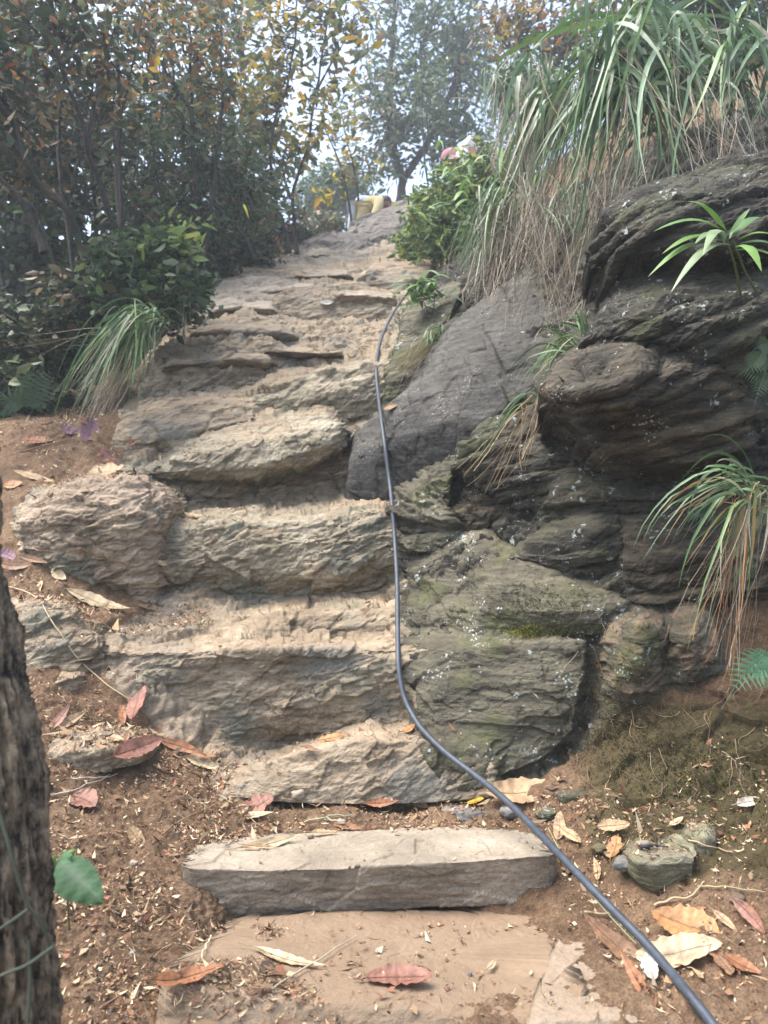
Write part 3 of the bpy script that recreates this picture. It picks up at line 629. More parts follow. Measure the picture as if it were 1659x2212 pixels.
# ------------------------------------------------------------------ rocks on the right
NR = (-.55, -.35, 1)
rock('cliff', 'dark rock cliff behind the boulders on the right', 
     [[(880, 1700, 3.35), (1050, 1690, 3.25), (1250, 1640, 3.1), (1450, 1560, 3.0), (1750, 1500, 2.9), (2300, 1450, 2.85)],
      [(880, 1500, 3.55), (1050, 1480, 3.4), (1250, 1450, 3.22), (1450, 1400, 3.08), (1750, 1350, 2.98), (2300, 1300, 2.9)],
      [(880, 1280, 4.0), (1050, 1250, 3.72), (1250, 1230, 3.42), (1450, 1200, 3.2), (1750, 1150, 3.1), (2300, 1100, 3.0)],
      [(860, 1100, 4.5), (1050, 1050, 4.15), (1250, 1020, 3.7), (1450, 980, 3.4), (1750, 950, 3.2), (2300, 900, 3.1)],
      [(830, 920, 5.0), (1000, 880, 4.7), (1250, 820, 4.0), (1450, 780, 3.6), (1750, 750, 3.4), (2300, 700, 3.3)],
      [(870, 780, 5.6), (1020, 720, 5.2), (1250, 640, 4.4), (1450, 560, 3.9), (1750, 520, 3.6), (2300, 450, 3.6)],
      [(900, 680, 6.3), (1020, 620, 5.8), (1250, 540, 4.8), (1450, 420, 4.3), (1750, 350, 4.1), (2300, 280, 4.0)],
      [(940, 600, 7.2), (1080, 520, 6.5), (1280, 430, 5.5), (1450, 330, 4.8), (1750, 240, 4.7), (2300, 160, 4.7)],
      [(960, 560, 8.2), (1100, 470, 7.5), (1280, 380, 6.2), (1450, 290, 5.6), (1750, 200, 5.4), (2300, 100, 5.4)]],
     'rock_dark', .075, NR, 101, bands=0.4, res=1.9, back=.4, curl=.0, kind='structure', cat=None)
rock('rock', 'smooth dark slate blue rock slab leaning beside the cable',
     [[(735, 1150, 4.60), (790, 1160, 4.55), (850, 1155, 4.50), (900, 1130, 4.42), (960, 1100, 4.34), (1040, 1070, 4.25)],
      [(745, 1000, 4.60), (800, 980, 4.50), (850, 960, 4.42), (900, 935, 4.34), (970, 910, 4.24), (1060, 920, 4.10)],
      [(755, 930, 4.78), (830, 895, 4.66), (880, 872, 4.56), (950, 845, 4.44), (1050, 830, 4.28), (1180, 850, 4.05)],
      [(860, 885, 4.84), (890, 835, 4.78), (950, 795, 4.66), (1030, 770, 4.50), (1120, 760, 4.34), (1240, 780, 4.1)],
      [(892, 800, 4.98), (940, 755, 4.90), (1000, 720, 4.82), (1070, 700, 4.70), (1140, 690, 4.55), (1260, 710, 4.3)],
      [(960, 715, 5.18), (1010, 680, 5.08), (1060, 650, 5.0), (1110, 630, 4.92), (1170, 620, 4.82), (1270, 640, 4.6)],
      [(1040, 655, 5.40), (1070, 625, 5.30), (1105, 600, 5.25), (1140, 582, 5.2), (1190, 575, 5.1), (1270, 590, 4.9)]],
     'rock_slate', .014, (.7, -.5, .5), 103, layer=.35, facet=.9, edge=.10, curl=.16, big=1.3)
rock('rock', 'olive green rock strip between the cable and the dark slab, tufted with dry grass',
     [[(820, 905, 4.95), (860, 900, 4.9), (905, 840, 4.9)], [(835, 840, 5.1), (880, 820, 5.05), (940, 760, 5.05)], [(850, 760, 5.45), (900, 740, 5.35), (970, 690, 5.3)], [(865, 690, 6.0), (920, 670, 5.9), (1000, 630, 5.7)], [(880, 650, 6.6), (930, 630, 6.5), (1000, 600, 6.3)]],
     'rock_side', .035, (-.5, -.3, 1), 107, edge=.1)
rock('rock', 'broad grey green flat faced rock block low beside the cable',
     [[(890, 1640, 3.12), (980, 1675, 3.0), (1080, 1680, 2.98), (1180, 1640, 3.0), (1250, 1560, 3.0)],
      [(880, 1560, 3.22), (980, 1570, 3.12), (1080, 1570, 3.05), (1190, 1540, 3.02), (1262, 1480, 3.04)],
      [(880, 1460, 3.32), (980, 1470, 3.22), (1080, 1470, 3.12), (1190, 1460, 3.06), (1275, 1440, 3.08)],
      [(890, 1410, 3.42), (980, 1395, 3.32), (1080, 1385, 3.2), (1190, 1380, 3.14), (1280, 1390, 3.14)],
      [(900, 1385, 3.55), (980, 1378, 3.45), (1080, 1370, 3.35), (1190, 1370, 3.28), (1275, 1378, 3.28)],
      [(910, 1370, 3.75), (980, 1366, 3.65), (1080, 1362, 3.55), (1190, 1364, 3.45), (1270, 1370, 3.42)]],
     'rock_side', .020, (-.2, -.3, 1), 109, layer=.6, edge=.05)
rock('rock', 'knobbly tan green rock rib just right of the cable in the middle of the photo',
     [[(870, 1400, 3.62), (920, 1405, 3.56), (980, 1400, 3.5), (1050, 1380, 3.45)],
      [(868, 1330, 3.75), (920, 1330, 3.65), (980, 1320, 3.6), (1050, 1310, 3.5)],
      [(868, 1270, 3.95), (920, 1260, 3.88), (980, 1250, 3.8), (1055, 1230, 3.65)],
      [(870, 1210, 4.15), (920, 1200, 4.08), (980, 1200, 4.0), (1060, 1190, 3.85)],
      [(870, 1180, 4.3), (920, 1170, 4.25), (980, 1170, 4.2), (1060, 1165, 4.1)]],
     'rock_side', .045, (.6, -.3, .6), 113, bands=0.5, facet=1.4, edge=.07)
rock('rock', 'mossy olive rock ledge with white lichen flecks above the flat faced block',
     [[(1020, 1370, 3.4), (1100, 1378, 3.3), (1200, 1378, 3.22), (1300, 1370, 3.2), (1370, 1340, 3.2)],
      [(1018, 1320, 3.4), (1100, 1320, 3.28), (1200, 1320, 3.2), (1300, 1320, 3.18), (1375, 1300, 3.2)],
      [(1030, 1270, 3.5), (1100, 1255, 3.38), (1200, 1270, 3.3), (1300, 1285, 3.26), (1370, 1280, 3.28)],
      [(1050, 1215, 3.7), (1110, 1205, 3.6), (1200, 1230, 3.5), (1300, 1260, 3.42), (1360, 1262, 3.42)],
      [(1070, 1195, 3.95), (1120, 1190, 3.85), (1200, 1215, 3.75), (1300, 1245, 3.6), (1350, 1250, 3.6)]],
     'rock_side', .022, (-.2, -.6, 1), 127, bands=0.25, layer=.8, facet=.6, edge=.08)
rock('rock', 'dark wedge shaped layered rock pointing down to the left above the mossy ledge',
     [[(1085, 1225, 3.62), (1180, 1248, 3.5), (1280, 1258, 3.38), (1365, 1255, 3.32)],
      [(1090, 1205, 3.60), (1180, 1200, 3.42), (1280, 1200, 3.3), (1365, 1190, 3.3)],
      [(1120, 1175, 3.62), (1190, 1150, 3.48), (1280, 1140, 3.34), (1360, 1140, 3.34)],
      [(1160, 1140, 3.78), (1210, 1110, 3.66), (1280, 1100, 3.5), (1345, 1110, 3.46)],
      [(1190, 1115, 4.0), (1230, 1095, 3.9), (1280, 1085, 3.75), (1330, 1095, 3.7)]],
     'rock_dark', .026, (-.2, -.3, 1), 131, bands=1.2, layer=.3, facet=.4, edge=.08)
rock('rock', 'small orange brown blocky rock in a dark crevice left of the wedge rock',
     [[(965, 1160, 4.1), (1010, 1172, 4.05), (1100, 1165, 4.0)], [(965, 1110, 4.05), (1010, 1110, 4.0), (1100, 1110, 3.95)], [(985, 1065, 4.12), (1030, 1055, 4.06), (1095, 1065, 4.05)], [(1000, 1045, 4.3), (1040, 1040, 4.25), (1090, 1048, 4.2)]],
     'rock_brown', .035, (0, 0, 1), 137, facet=1.3, edge=.12)
rock('rock', 'rugged tan green rock corner right beside the cable below the slate slab',
     [[(840, 1190, 4.15), (900, 1195, 4.08), (980, 1190, 3.98)], [(842, 1120, 4.2), (900, 1110, 4.1), (980, 1105, 4.0)], [(848, 1070, 4.3), (905, 1040, 4.18), (985, 1030, 4.05)], [(858, 1045, 4.46), (920, 1005, 4.34), (1000, 990, 4.2)]],
     'rock_side', .04, (.3, 0, 1), 139, facet=1.4, edge=.1)
rock('boulder', 'folded layered boulder under the dry grass, left of the biggest boulder',
     [[(985, 1010, 4.05), (1040, 1050, 3.95), (1120, 1090, 3.85), (1200, 1105, 3.7), (1290, 1095, 3.6)],
      [(985, 990, 4.0), (1040, 1000, 3.85), (1120, 1030, 3.74), (1200, 1050, 3.6), (1290, 1050, 3.52)],
      [(1000, 960, 4.02), (1060, 950, 3.9), (1130, 970, 3.76), (1200, 990, 3.62), (1280, 1000, 3.56)],
      [(1040, 920, 4.15), (1090, 900, 4.05), (1150, 920, 3.9), (1210, 945, 3.76), (1270, 965, 3.7)],
      [(1080, 890, 4.4), (1120, 880, 4.3), (1160, 895, 4.15), (1210, 920, 4.0), (1260, 940, 3.9)]],
     'rock_dark', .035, (-.45, -.2, 1), 149, bands=1.3, layer=.3, facet=.4, edge=.08)
rock('rock', 'shadowed speckled rock shelf running right below the biggest boulder',
     [[(1200, 1120, 3.6), (1300, 1120, 3.45), (1420, 1130, 3.3), (1560, 1110, 3.2), (1700, 1090, 3.15)],
      [(1200, 1070, 3.55), (1300, 1070, 3.42), (1420, 1080, 3.28), (1560, 1060, 3.18), (1700, 1040, 3.12)],
      [(1230, 1010, 3.62), (1320, 1020, 3.5), (1420, 1030, 3.38), (1560, 1010, 3.28), (1700, 990, 3.2)],
      [(1250, 985, 3.8), (1320, 998, 3.7), (1420, 1005, 3.55), (1560, 985, 3.45), (1700, 960, 3.4)]],
     'rock_dark', .04, (-.3, -.2, 1), 151, bands=1.0, layer=.2, facet=.4)
rock('rock', 'reddish grey layered rock right of the wedge rock behind the grass',
     [[(1340, 1300, 3.28), (1420, 1300, 3.15), (1520, 1290, 3.05), (1620, 1270, 3.0), (1720, 1250, 2.98)],
      [(1345, 1220, 3.25), (1420, 1210, 3.1), (1520, 1200, 3.02), (1620, 1190, 2.98), (1720, 1180, 2.95)],
      [(1340, 1140, 3.35), (1420, 1130, 3.22), (1520, 1110, 3.14), (1620, 1100, 3.08), (1720, 1080, 3.05)],
      [(1350, 1110, 3.6), (1420, 1100, 3.45), (1520, 1090, 3.35), (1620, 1075, 3.3), (1720, 1060, 3.25)]],
     'rock_brown', .035, (-.5, -.3, 1), 157, bands=1.1, layer=.3, facet=.5)
rock('boulder', 'biggest boulder of the right bank, bulging out with curved ridges and a brown belly',
     [[(1225, 900, 3.42), (1290, 960, 3.25), (1380, 1000, 3.12), (1470, 1005, 3.05), (1560, 985, 3.02), (1640, 950, 3.05)],
      [(1195, 880, 3.28), (1260, 910, 3.05), (1360, 930, 3.0), (1470, 940, 2.97), (1560, 930, 2.96), (1640, 900, 3.0)],
      [(1185, 855, 3.18), (1245, 870, 2.90), (1340, 870, 2.80), (1460, 870, 2.84), (1560, 860, 2.90), (1640, 850, 2.96)],
      [(1190, 825, 3.16), (1250, 825, 2.88), (1340, 810, 2.78), (1460, 800, 2.82), (1560, 800, 2.88), (1640, 800, 2.95)],
      [(1215, 780, 3.25), (1270, 775, 3.0), (1350, 770, 2.92), (1450, 765, 2.92), (1550, 765, 2.95), (1640, 760, 3.0)],
      [(1250, 752, 3.45), (1300, 752, 3.25), (1370, 752, 3.15), (1450, 750, 3.12), (1550, 745, 3.15), (1640, 735, 3.2)]],
     'rock_brown', .034, (-.62, -.3, 1), 163, bands=2.6, cat='boulder', layer=.15, facet=.3, big=.8, edge=.05, curl=.2, res=1.2)
rock('boulder', 'dark ridged boulder resting on top of the biggest boulder',
     [[(1275, 745, 3.32), (1350, 758, 3.12), (1450, 778, 3.0), (1560, 790, 2.96), (1700, 800, 2.95)],
      [(1270, 725, 3.22), (1350, 730, 3.0), (1450, 735, 2.9), (1560, 740, 2.88), (1700, 740, 2.9)],
      [(1285, 690, 3.22), (1350, 680, 3.0), (1450, 690, 2.88), (1560, 690, 2.86), (1700, 680, 2.88)],
      [(1310, 650, 3.32), (1370, 630, 3.12), (1450, 630, 2.98), (1560, 640, 2.94), (1700, 630, 2.95)],
      [(1350, 610, 3.5), (1400, 590, 3.35), (1470, 580, 3.2), (1560, 590, 3.12), (1700, 590, 3.1)],
      [(1380, 590, 3.8), (1430, 570, 3.65), (1480, 560, 3.5), (1560, 565, 3.4), (1700, 560, 3.4)]],
     'rock_dark', .038, (-.6, -.2, 1), 167, bands=2.3, cat='boulder', layer=.15, facet=.3, big=.8, edge=.05, curl=.2, res=1.2)
rock('boulder', 'overhanging blocky boulder with white lichen patches at the top of the right bank',
     [[(1300, 575, 3.55), (1340, 605, 3.42), (1420, 590, 3.25), (1520, 570, 3.15), (1700, 560, 3.1)],
      [(1295, 540, 3.42), (1340, 560, 3.22), (1420, 550, 3.08), (1520, 540, 3.0), (1700, 530, 2.98)],
      [(1300, 500, 3.4), (1340, 500, 3.18), (1420, 490, 3.04), (1520, 480, 2.98), (1700, 470, 2.95)],
      [(1310, 470, 3.48), (1350, 455, 3.28), (1430, 430, 3.12), (1520, 410, 3.06), (1700, 390, 3.02)],
      [(1330, 450, 3.65), (1370, 430, 3.5), (1440, 398, 3.35), (1520, 375, 3.28), (1700, 350, 3.22)],
      [(1350, 440, 3.9), (1400, 415, 3.8), (1450, 385, 3.65), (1530, 355, 3.6), (1700, 325, 3.5)]],
     'rock_dark', .036, (-.35, -.2, 1), 173, bands=1.8, cat='boulder', layer=.3, facet=.5, edge=.05, curl=.15, res=1.25)
rock('rock', 'tan squarish rock with a mossy left side in the earth bank on the right',
     [[(1320, 1480, 3.0), (1370, 1500, 2.93), (1430, 1480, 2.95)], [(1325, 1430, 2.98), (1370, 1430, 2.88), (1435, 1430, 2.92)], [(1335, 1370, 3.02), (1380, 1350, 2.93), (1440, 1360, 2.96)], [(1360, 1325, 3.15), (1400, 1315, 3.08), (1445, 1330, 3.1)]],
     'rock_orange', .024, NR, 179, edge=.14)
rock('rock', 'pinkish tan cracked rock in the earth bank behind the hanging grass stems',
     [[(1435, 1470, 2.98), (1490, 1480, 2.9), (1560, 1440, 2.92)], [(1440, 1420, 2.95), (1490, 1420, 2.86), (1565, 1400, 2.9)], [(1440, 1360, 2.97), (1500, 1345, 2.89), (1560, 1350, 2.93)], [(1445, 1315, 3.1), (1490, 1300, 3.03), (1540, 1310, 3.08)]],
     'rock_orange', .026, NR, 181, edge=.14)
# loose stones, bottom right
rock('stone', 'large angular olive stone in the litter right of the cut stone step',
     [[(1365, 1905, 2.22), (1420, 1935, 2.18), (1510, 1915, 2.2)], [(1370, 1860, 2.2), (1420, 1868, 2.16), (1512, 1866, 2.18)], [(1392, 1845, 2.22), (1430, 1848, 2.18), (1508, 1846, 2.19)], [(1425, 1826, 2.36), (1460, 1812, 2.36), (1490, 1820, 2.36)]],
     'stone_olive', .010, (0, 0, 1), 191, cat='stone', edge=.08, facet=1.2, back=.1, curl=.05, res=1.)
rock('stone', 'dark flat stone at the bottom right corner beside the cable',
     [[(1490, 2225, 1.72), (1560, 2240, 1.7), (1640, 2225, 1.72)], [(1480, 2180, 1.74), (1560, 2190, 1.72), (1635, 2180, 1.74)], [(1480, 2120, 1.86), (1560, 2120, 1.84), (1620, 2150, 1.84)], [(1495, 2100, 1.94), (1560, 2095, 1.94), (1600, 2110, 1.94)]],
     'pebble', .006, (0, 0, 1), 193, cat='stone', edge=.15, back=.08, curl=.05, layer=.5, facet=.6)
rock('stone', 'small upright grey stone set in the mossy bank above the olive stone',
     [[(1500, 1855, 2.30), (1520, 1862, 2.28), (1548, 1850, 2.29)], [(1498, 1815, 2.31), (1522, 1810, 2.28), (1550, 1815, 2.3)], [(1513, 1790, 2.36), (1528, 1782, 2.34), (1547, 1788, 2.36)]],
     'stone_olive', .008, (0, 0, 1), 197, cat='stone', edge=.2, back=.06, curl=.04, res=1.)
rock('stone', 'small yellow flecked stone near the right edge of the photo',
     [[(1572, 1965, 2.16), (1590, 1975, 2.14), (1612, 1965, 2.15)], [(1568, 1940, 2.16), (1590, 1940, 2.13), (1612, 1940, 2.15)], [(1578, 1920, 2.22), (1592, 1918, 2.2), (1606, 1922, 2.22)]],
     'stone_olive', .007, (0, 0, 1), 199, cat='stone', edge=.2, back=.05, curl=.03, res=1.)
rock('stone', 'brown block stone under the cable against the right end of the cut stone step',
     [[(1205, 1985, 2.36), (1290, 1990, 2.3), (1375, 1970, 2.3)], [(1205, 1945, 2.37), (1290, 1940, 2.3), (1375, 1925, 2.3)], [(1210, 1905, 2.44), (1290, 1900, 2.38), (1370, 1900, 2.38)], [(1215, 1890, 2.52), (1290, 1885, 2.5), (1360, 1888, 2.5)]],
     'rock_side', .016, (0, 0, 1), 211, cat='stone', edge=.1, back=.1, curl=.05)
rock('stone', 'flat grey stone lying in the litter behind the cut stone step',
     [[(955, 1768, 2.86), (1010, 1775, 2.84), (1075, 1768, 2.86)], [(960, 1755, 2.87), (1010, 1755, 2.85), (1070, 1755, 2.87)], [(975, 1742, 2.95), (1010, 1738, 2.95), (1055, 1742, 2.96)]],
     'pebble', .006, (0, 0, 1), 223, cat='stone', edge=.2, back=.05, curl=.04, layer=.5)
rock('stone', 'brown grey stone touching the big dry leaf by the cable',
     [[(1205, 1738, 2.8), (1250, 1745, 2.77), (1290, 1735, 2.78)], [(1205, 1720, 2.8), (1250, 1718, 2.76), (1290, 1715, 2.78)], [(1215, 1705, 2.87), (1250, 1700, 2.85), (1282, 1702, 2.87)]],
     'rock_side', .008, (0, 0, 1), 227, cat='stone', edge=.2, back=.05, curl=.04)

# ------------------------------------------------------------------ bedrock: the continuous rock between and behind the separate ledges
bpy.context.view_layer.update()
def inside(px, py, poly):
    poly = np.array(poly, float); x, y = px, py; c = np.zeros(x.shape, bool); j = len(poly) - 1
    for i in range(len(poly)):
        xi, yi = poly[i]; xj, yj = poly[j]
        m = ((yi > y) != (yj > y)) & (x < (xj - xi) * (y - yi) / (yj - yi + 1e-9) + xi); c ^= m; j = i
    return c
def blur(A, k):
    ker = np.hanning(2 * k + 3)[1:-1]; ker /= ker.sum()
    for ax in (0, 1):
        A = np.apply_along_axis(lambda v: np.convolve(np.pad(v, k, 'edge'), ker, 'valid'), ax, A)
    return A
def bedrock(name, label, poly, m, step, k, off, amp, n, seed, bands=0., far=1., **kw):
    dg = bpy.context.evaluated_depsgraph_get()
    P_ = np.array(poly); x0, x1, y0, y1 = P_[:, 0].min() - 40, P_[:, 0].max() + 40, P_[:, 1].min() - 40, P_[:, 1].max() + 40
    cs = 4.0; xs = np.arange(x0, x1, cs); ys = np.arange(y0, y1, cs); Dm = np.zeros((len(ys), len(xs)))
    o = Vector(CAM)
    for i, y in enumerate(ys):
        for j, x in enumerate(xs):
            v = W(x, y, 1.0) - CAM; ok, loc, *_r = S.ray_cast(dg, o, Vector(v), distance=60)
            Dm[i, j] = (np.array(loc) - CAM) @ FW if ok else 40
    for i in range(len(ys) - 2, -1, -1): Dm[i] = np.minimum(Dm[i], Dm[i + 1] + .25)      # keep far background out of the blur
    Bm = np.exp(-blur(-np.log(Dm), k)) if False else 1 / blur(1 / Dm, k)
    Bm = np.minimum(Bm, Dm + .6)
    mk = inside(*np.meshgrid(xs, ys), poly).astype(float); mk = blur(mk, 7)
    fx = np.arange(x0 + 4, x1 - 8, step); fy = np.arange(y0 + 4, y1 - 8, step)
    X, Y = np.meshgrid(fx, fy); gx = (X - x0) / cs; gy = (Y - y0) / cs
    def samp(A):
        i = gy.astype(int); j = gx.astype(int); a = gy - i; b = gx - j
        return A[i, j] * (1 - a) * (1 - b) + A[i + 1, j] * a * (1 - b) + A[i, j + 1] * (1 - a) * b + A[i + 1, j + 1] * a * b
    Df, Mf = samp(Bm), samp(mk)
    Df = Df + off * (Df / 4) ** far + .30 * np.clip(.62 - Mf, 0, 1) ** 1.0
    G = CAM + FW * Df[..., None] + RT * ((X - 829.5) / F * Df)[..., None] + UP * ((1106 - Y) / F * Df)[..., None]
    nr = grid_normals(G); nr *= np.sign((nr * (CAM - G)).sum(2, keepdims=True)); nr = np.stack([blur(nr[..., c], 3) for c in range(3)], 2)
    sc = np.clip(Df / 4.2, .75, 1.3).ravel()
    dd = displace(G.reshape(-1, 3), amp, n, seed, bands=bands, **kw) * sc
    G = G + nr * dd.reshape(G.shape[:2])[..., None]
    idx = np.arange(G.shape[0] * G.shape[1]).reshape(G.shape[:2]); ok = (Mf[:-1, :-1] > .12)
    Q = np.stack([idx[:-1, :-1], idx[1:, :-1], idx[1:, 1:], idx[:-1, 1:]], 2)[ok]
    us = np.unique(Q); mp = np.zeros(idx.size, int); mp[us] = np.arange(len(us))
    return tag(mesh_np(name, G.reshape(-1, 3)[us], mp[Q], M[m]), label, None, None, 'structure')
bedrock('bedrock', 'continuous tan rock slope that the stair is worn into',
        [(235, 960), (300, 860), (300, 790), (400, 700), (440, 610), (640, 560), (700, 530), (860, 545), (880, 650), (850, 760), (800, 880), (745, 950), (745, 1090), (860, 1120), (880, 1250), (880, 1400), (920, 1560), (1060, 1700), (700, 1720), (500, 1690), (420, 1620), (330, 1590), (230, 1470), (120, 1440), (20, 1470), (-30, 1350), (100, 1320), (290, 1370), (440, 1345), (330, 1300), (130, 1235), (20, 1180), (40, 1090), (220, 1035), (380, 1060), (300, 1010)],
        'bedrock', 2.3, 8, .013, .034, NLB, 301, far=4.5, layer=.9, facet=1.2, big=.6)
bedrock('rock_face', 'dark continuous rock face of the right bank behind its boulders',
        [(870, 760), (1000, 640), (1290, 500), (1340, 430), (1560, 330), (1720, 330), (1740, 1300), (1560, 1330), (1440, 1480), (1330, 1500), (1280, 1560), (1200, 1660), (1050, 1690), (900, 1600), (870, 1400), (860, 1150), (1000, 960), (1150, 850), (1200, 740), (1050, 700), (900, 860)],
        'rock_dark', 2.4, 9, .028, .030, NR, 307, bands=1.1, layer=.25, facet=.5, big=.7)
bedrock('rock_face', 'grey green continuous rock low beside the cable',
        [(860, 1160), (960, 1150), (1060, 1160), (1200, 1240), (1370, 1262), (1450, 1300), (1560, 1290), (1600, 1420), (1480, 1500), (1340, 1530), (1290, 1600), (1200, 1690), (1080, 1735), (960, 1700), (890, 1600), (858, 1400)],
        'rock_side', 2.4, 7, .006, .026, (-.2, -.4, 1), 311, bands=.4, layer=.4, facet=.9, big=.8)

# ------------------------------------------------------------------ vegetation helpers
class MB:
    def __init__(s): s.v = []; s.f = []; s.c = []; s.n = 0
    def add(s, V, Fc, c):
        V = np.asarray(V, float); s.v.append(V); s.f.append(np.asarray(Fc) + s.n); s.n += len(V)
        s.c.append(np.broadcast_to(np.asarray(c, float), (len(V), 3)))
    def build(s, name, m, parent=None, origin=None, smooth=True):
        return mesh_np(name, np.concatenate(s.v), np.concatenate(s.f), m, parent, np.concatenate(s.c), origin, smooth)
def unit(v): v = np.asarray(v, float); return v / max(1e-9, np.linalg.norm(v))
def tube(mb, pts, rad, c, ns=8, wob=0):
    pts = np.asarray(pts, float); n = len(pts); rad = np.broadcast_to(rad, (n,)) if np.ndim(rad) else np.full(n, rad)
    T = np.gradient(pts, axis=0); T /= np.linalg.norm(T, axis=1)[:, None] + 1e-9
    ref = np.array([0, 0, 1.]) if abs(T[0, 2]) < .8 else np.array([1., 0, 0])
    a = np.cross(T, ref); a /= np.linalg.norm(a, axis=1)[:, None] + 1e-9; b = np.cross(T, a)
    th = np.linspace(0, 2 * math.pi, ns, endpoint=False)
    V = pts[:, None] + rad[:, None, None] * (np.cos(th)[None, :, None] * a[:, None] + np.sin(th)[None, :, None] * b[:, None])
    V = V.reshape(-1, 3)
    i = np.arange(n - 1)[:, None] * ns; j = np.arange(ns)[None]; k = (j + 1) % ns
    Q = np.stack([(i + j), (i + k), (i + ns + k), (i + ns + j)], 2).reshape(-1, 4)
    mb.add(V, Q, c)
def wpts(pts): return np.array([W(*p) for p in pts])
def bez(p0, p1, p2, p3, n):
    t = np.linspace(0, 1, n)[:, None]
    return (1 - t) ** 3 * p0 + 3 * t * (1 - t) ** 2 * p1 + 3 * t * t * (1 - t) * p2 + t ** 3 * p3
def ribbon(mb, pts, wd, c0, c1, side=None, fold=.25):
    """blade: a ribbon with a shallow V section along pts, width profile wd, colour from c0 to c1"""
    pts = np.asarray(pts); n = len(pts); T = np.gradient(pts, axis=0)
    if side is None: side = np.cross(T.mean(0), (0, 0, 1.))
    s = np.cross(T, np.cross(side, T)); s /= np.linalg.norm(s, axis=1)[:, None] + 1e-9
    nn = np.cross(T, s); nn /= np.linalg.norm(nn, axis=1)[:, None] + 1e-9
    w2 = (np.asarray(wd) / 2)[:, None]
    V = np.concatenate([pts - s * w2 + nn * w2 * fold, pts, pts + s * w2 + nn * w2 * fold])
    i = np.arange(n - 1)
    Q = np.concatenate([np.stack([i, i + n, i + n + 1, i + 1], 1), np.stack([i + n, i + 2 * n, i + 2 * n + 1, i + n + 1], 1)])
    t = np.linspace(0, 1, n)[:, None]; c = np.asarray(c0) * (1 - t) + np.asarray(c1) * t
    mb.add(V, Q, np.concatenate([c, c, c]))

PAL = {
 'green': [(.045, .085, .035), (.06, .11, .04), (.035, .065, .03), (.08, .13, .045)],
 'greygreen': [(.07, .11, .06), (.12, .17, .09), (.045, .075, .04), (.20, .24, .16), (.09, .14, .06), (.16, .18, .08)],
 'dark': [(.02, .035, .018), (.03, .05, .022), (.04, .055, .03), (.055, .05, .025)],
 'light': [(.19, .28, .085), (.25, .33, .10), (.13, .21, .07), (.34, .38, .10), (.10, .16, .06)],
 'yellow': [(.50, .37, .04), (.38, .30, .05), (.26, .24, .05), (.17, .19, .05), (.12, .15, .05), (.45, .28, .04)],
 'orange': [(.42, .17, .04), (.30, .14, .04), (.22, .15, .05), (.46, .28, .06), (.13, .11, .05)],
 'brown': [(.16, .11, .06), (.12, .10, .055), (.10, .07, .04), (.30, .22, .13), (.07, .075, .04)],
 'rust': [(.36, .13, .045), (.16, .09, .045), (.07, .07, .035), (.05, .06, .03)],
}
def pal(names, n):
    P = np.concatenate([np.array(PAL[x] * w_) for x, w_ in names])
    c = P[rng.integers(0, len(P), n)]
    return c * rng.uniform(.75, 1.3, (n, 1))
def leaves(mb, C, size, cols, aspect=.38, droop=.5, curl=.25):
    """many small folded leaves at centres C"""
    n = len(C); C = np.asarray(C)
    d = rng.normal(size=(n, 3)); d[:, 2] = d[:, 2] * .5 - droop; d /= np.linalg.norm(d, axis=1)[:, None]
    r = rng.normal(size=(n, 3)); s = np.cross(d, r); s /= np.linalg.norm(s, axis=1)[:, None] + 1e-9
    nn = np.cross(d, s)
    L = (size * np.clip(rng.lognormal(0, .32, n), .4, 1.7))[:, None]; Wd = L * aspect * rng.uniform(.8, 1.2, (n, 1))
    cv = nn * L * curl * rng.uniform(-.5, 1, (n, 1)); f = nn * Wd * .22
    V = np.stack([C, C + d * L * .3 - s * Wd * .5 + f, C + d * L * .68 - s * Wd * .36 + f + cv * .4, C + d * L + cv, C + d * L * .68 + s * Wd * .36 + f + cv * .4, C + d * L * .3 + s * Wd * .5 + f], 1).reshape(-1, 3)
    b_ = np.arange(n)[:, None] * 6; Q = np.concatenate([b_ + [0, 1, 2, 3], b_ + [0, 3, 4, 5]])
    mb.add(V, Q, np.repeat(cols, 6, axis=0))
def clump(cx, cy, rx, ry, d, rd, n, fill=.55):
    """points spread in a lumpy ellipsoid given in frame units and metres"""
    u = rng.normal(size=(n, 3)); u /= np.linalg.norm(u, axis=1)[:, None]; u *= (rng.random((n, 1)) ** fill)
    c = W(cx, cy, d); k = d / F
    return c + u[:, :1] * RT * rx * k + u[:, 1:2] * UP * ry * k + u[:, 2:] * np.array([0, 1, 0]) * rd
def sprays(P, per, spread, L=.3):
    """leaf positions strung along little twigs hung at the points P"""
    n = len(P); d = rng.normal(size=(n, 3)); d[:, 2] -= .3; d /= np.linalg.norm(d, axis=1)[:, None]
    t = rng.random((n, per, 1)) * L
    return (P[:, None] + d[:, None] * t + rng.normal(size=(n, per, 3)) * spread).reshape(-1, 3), d

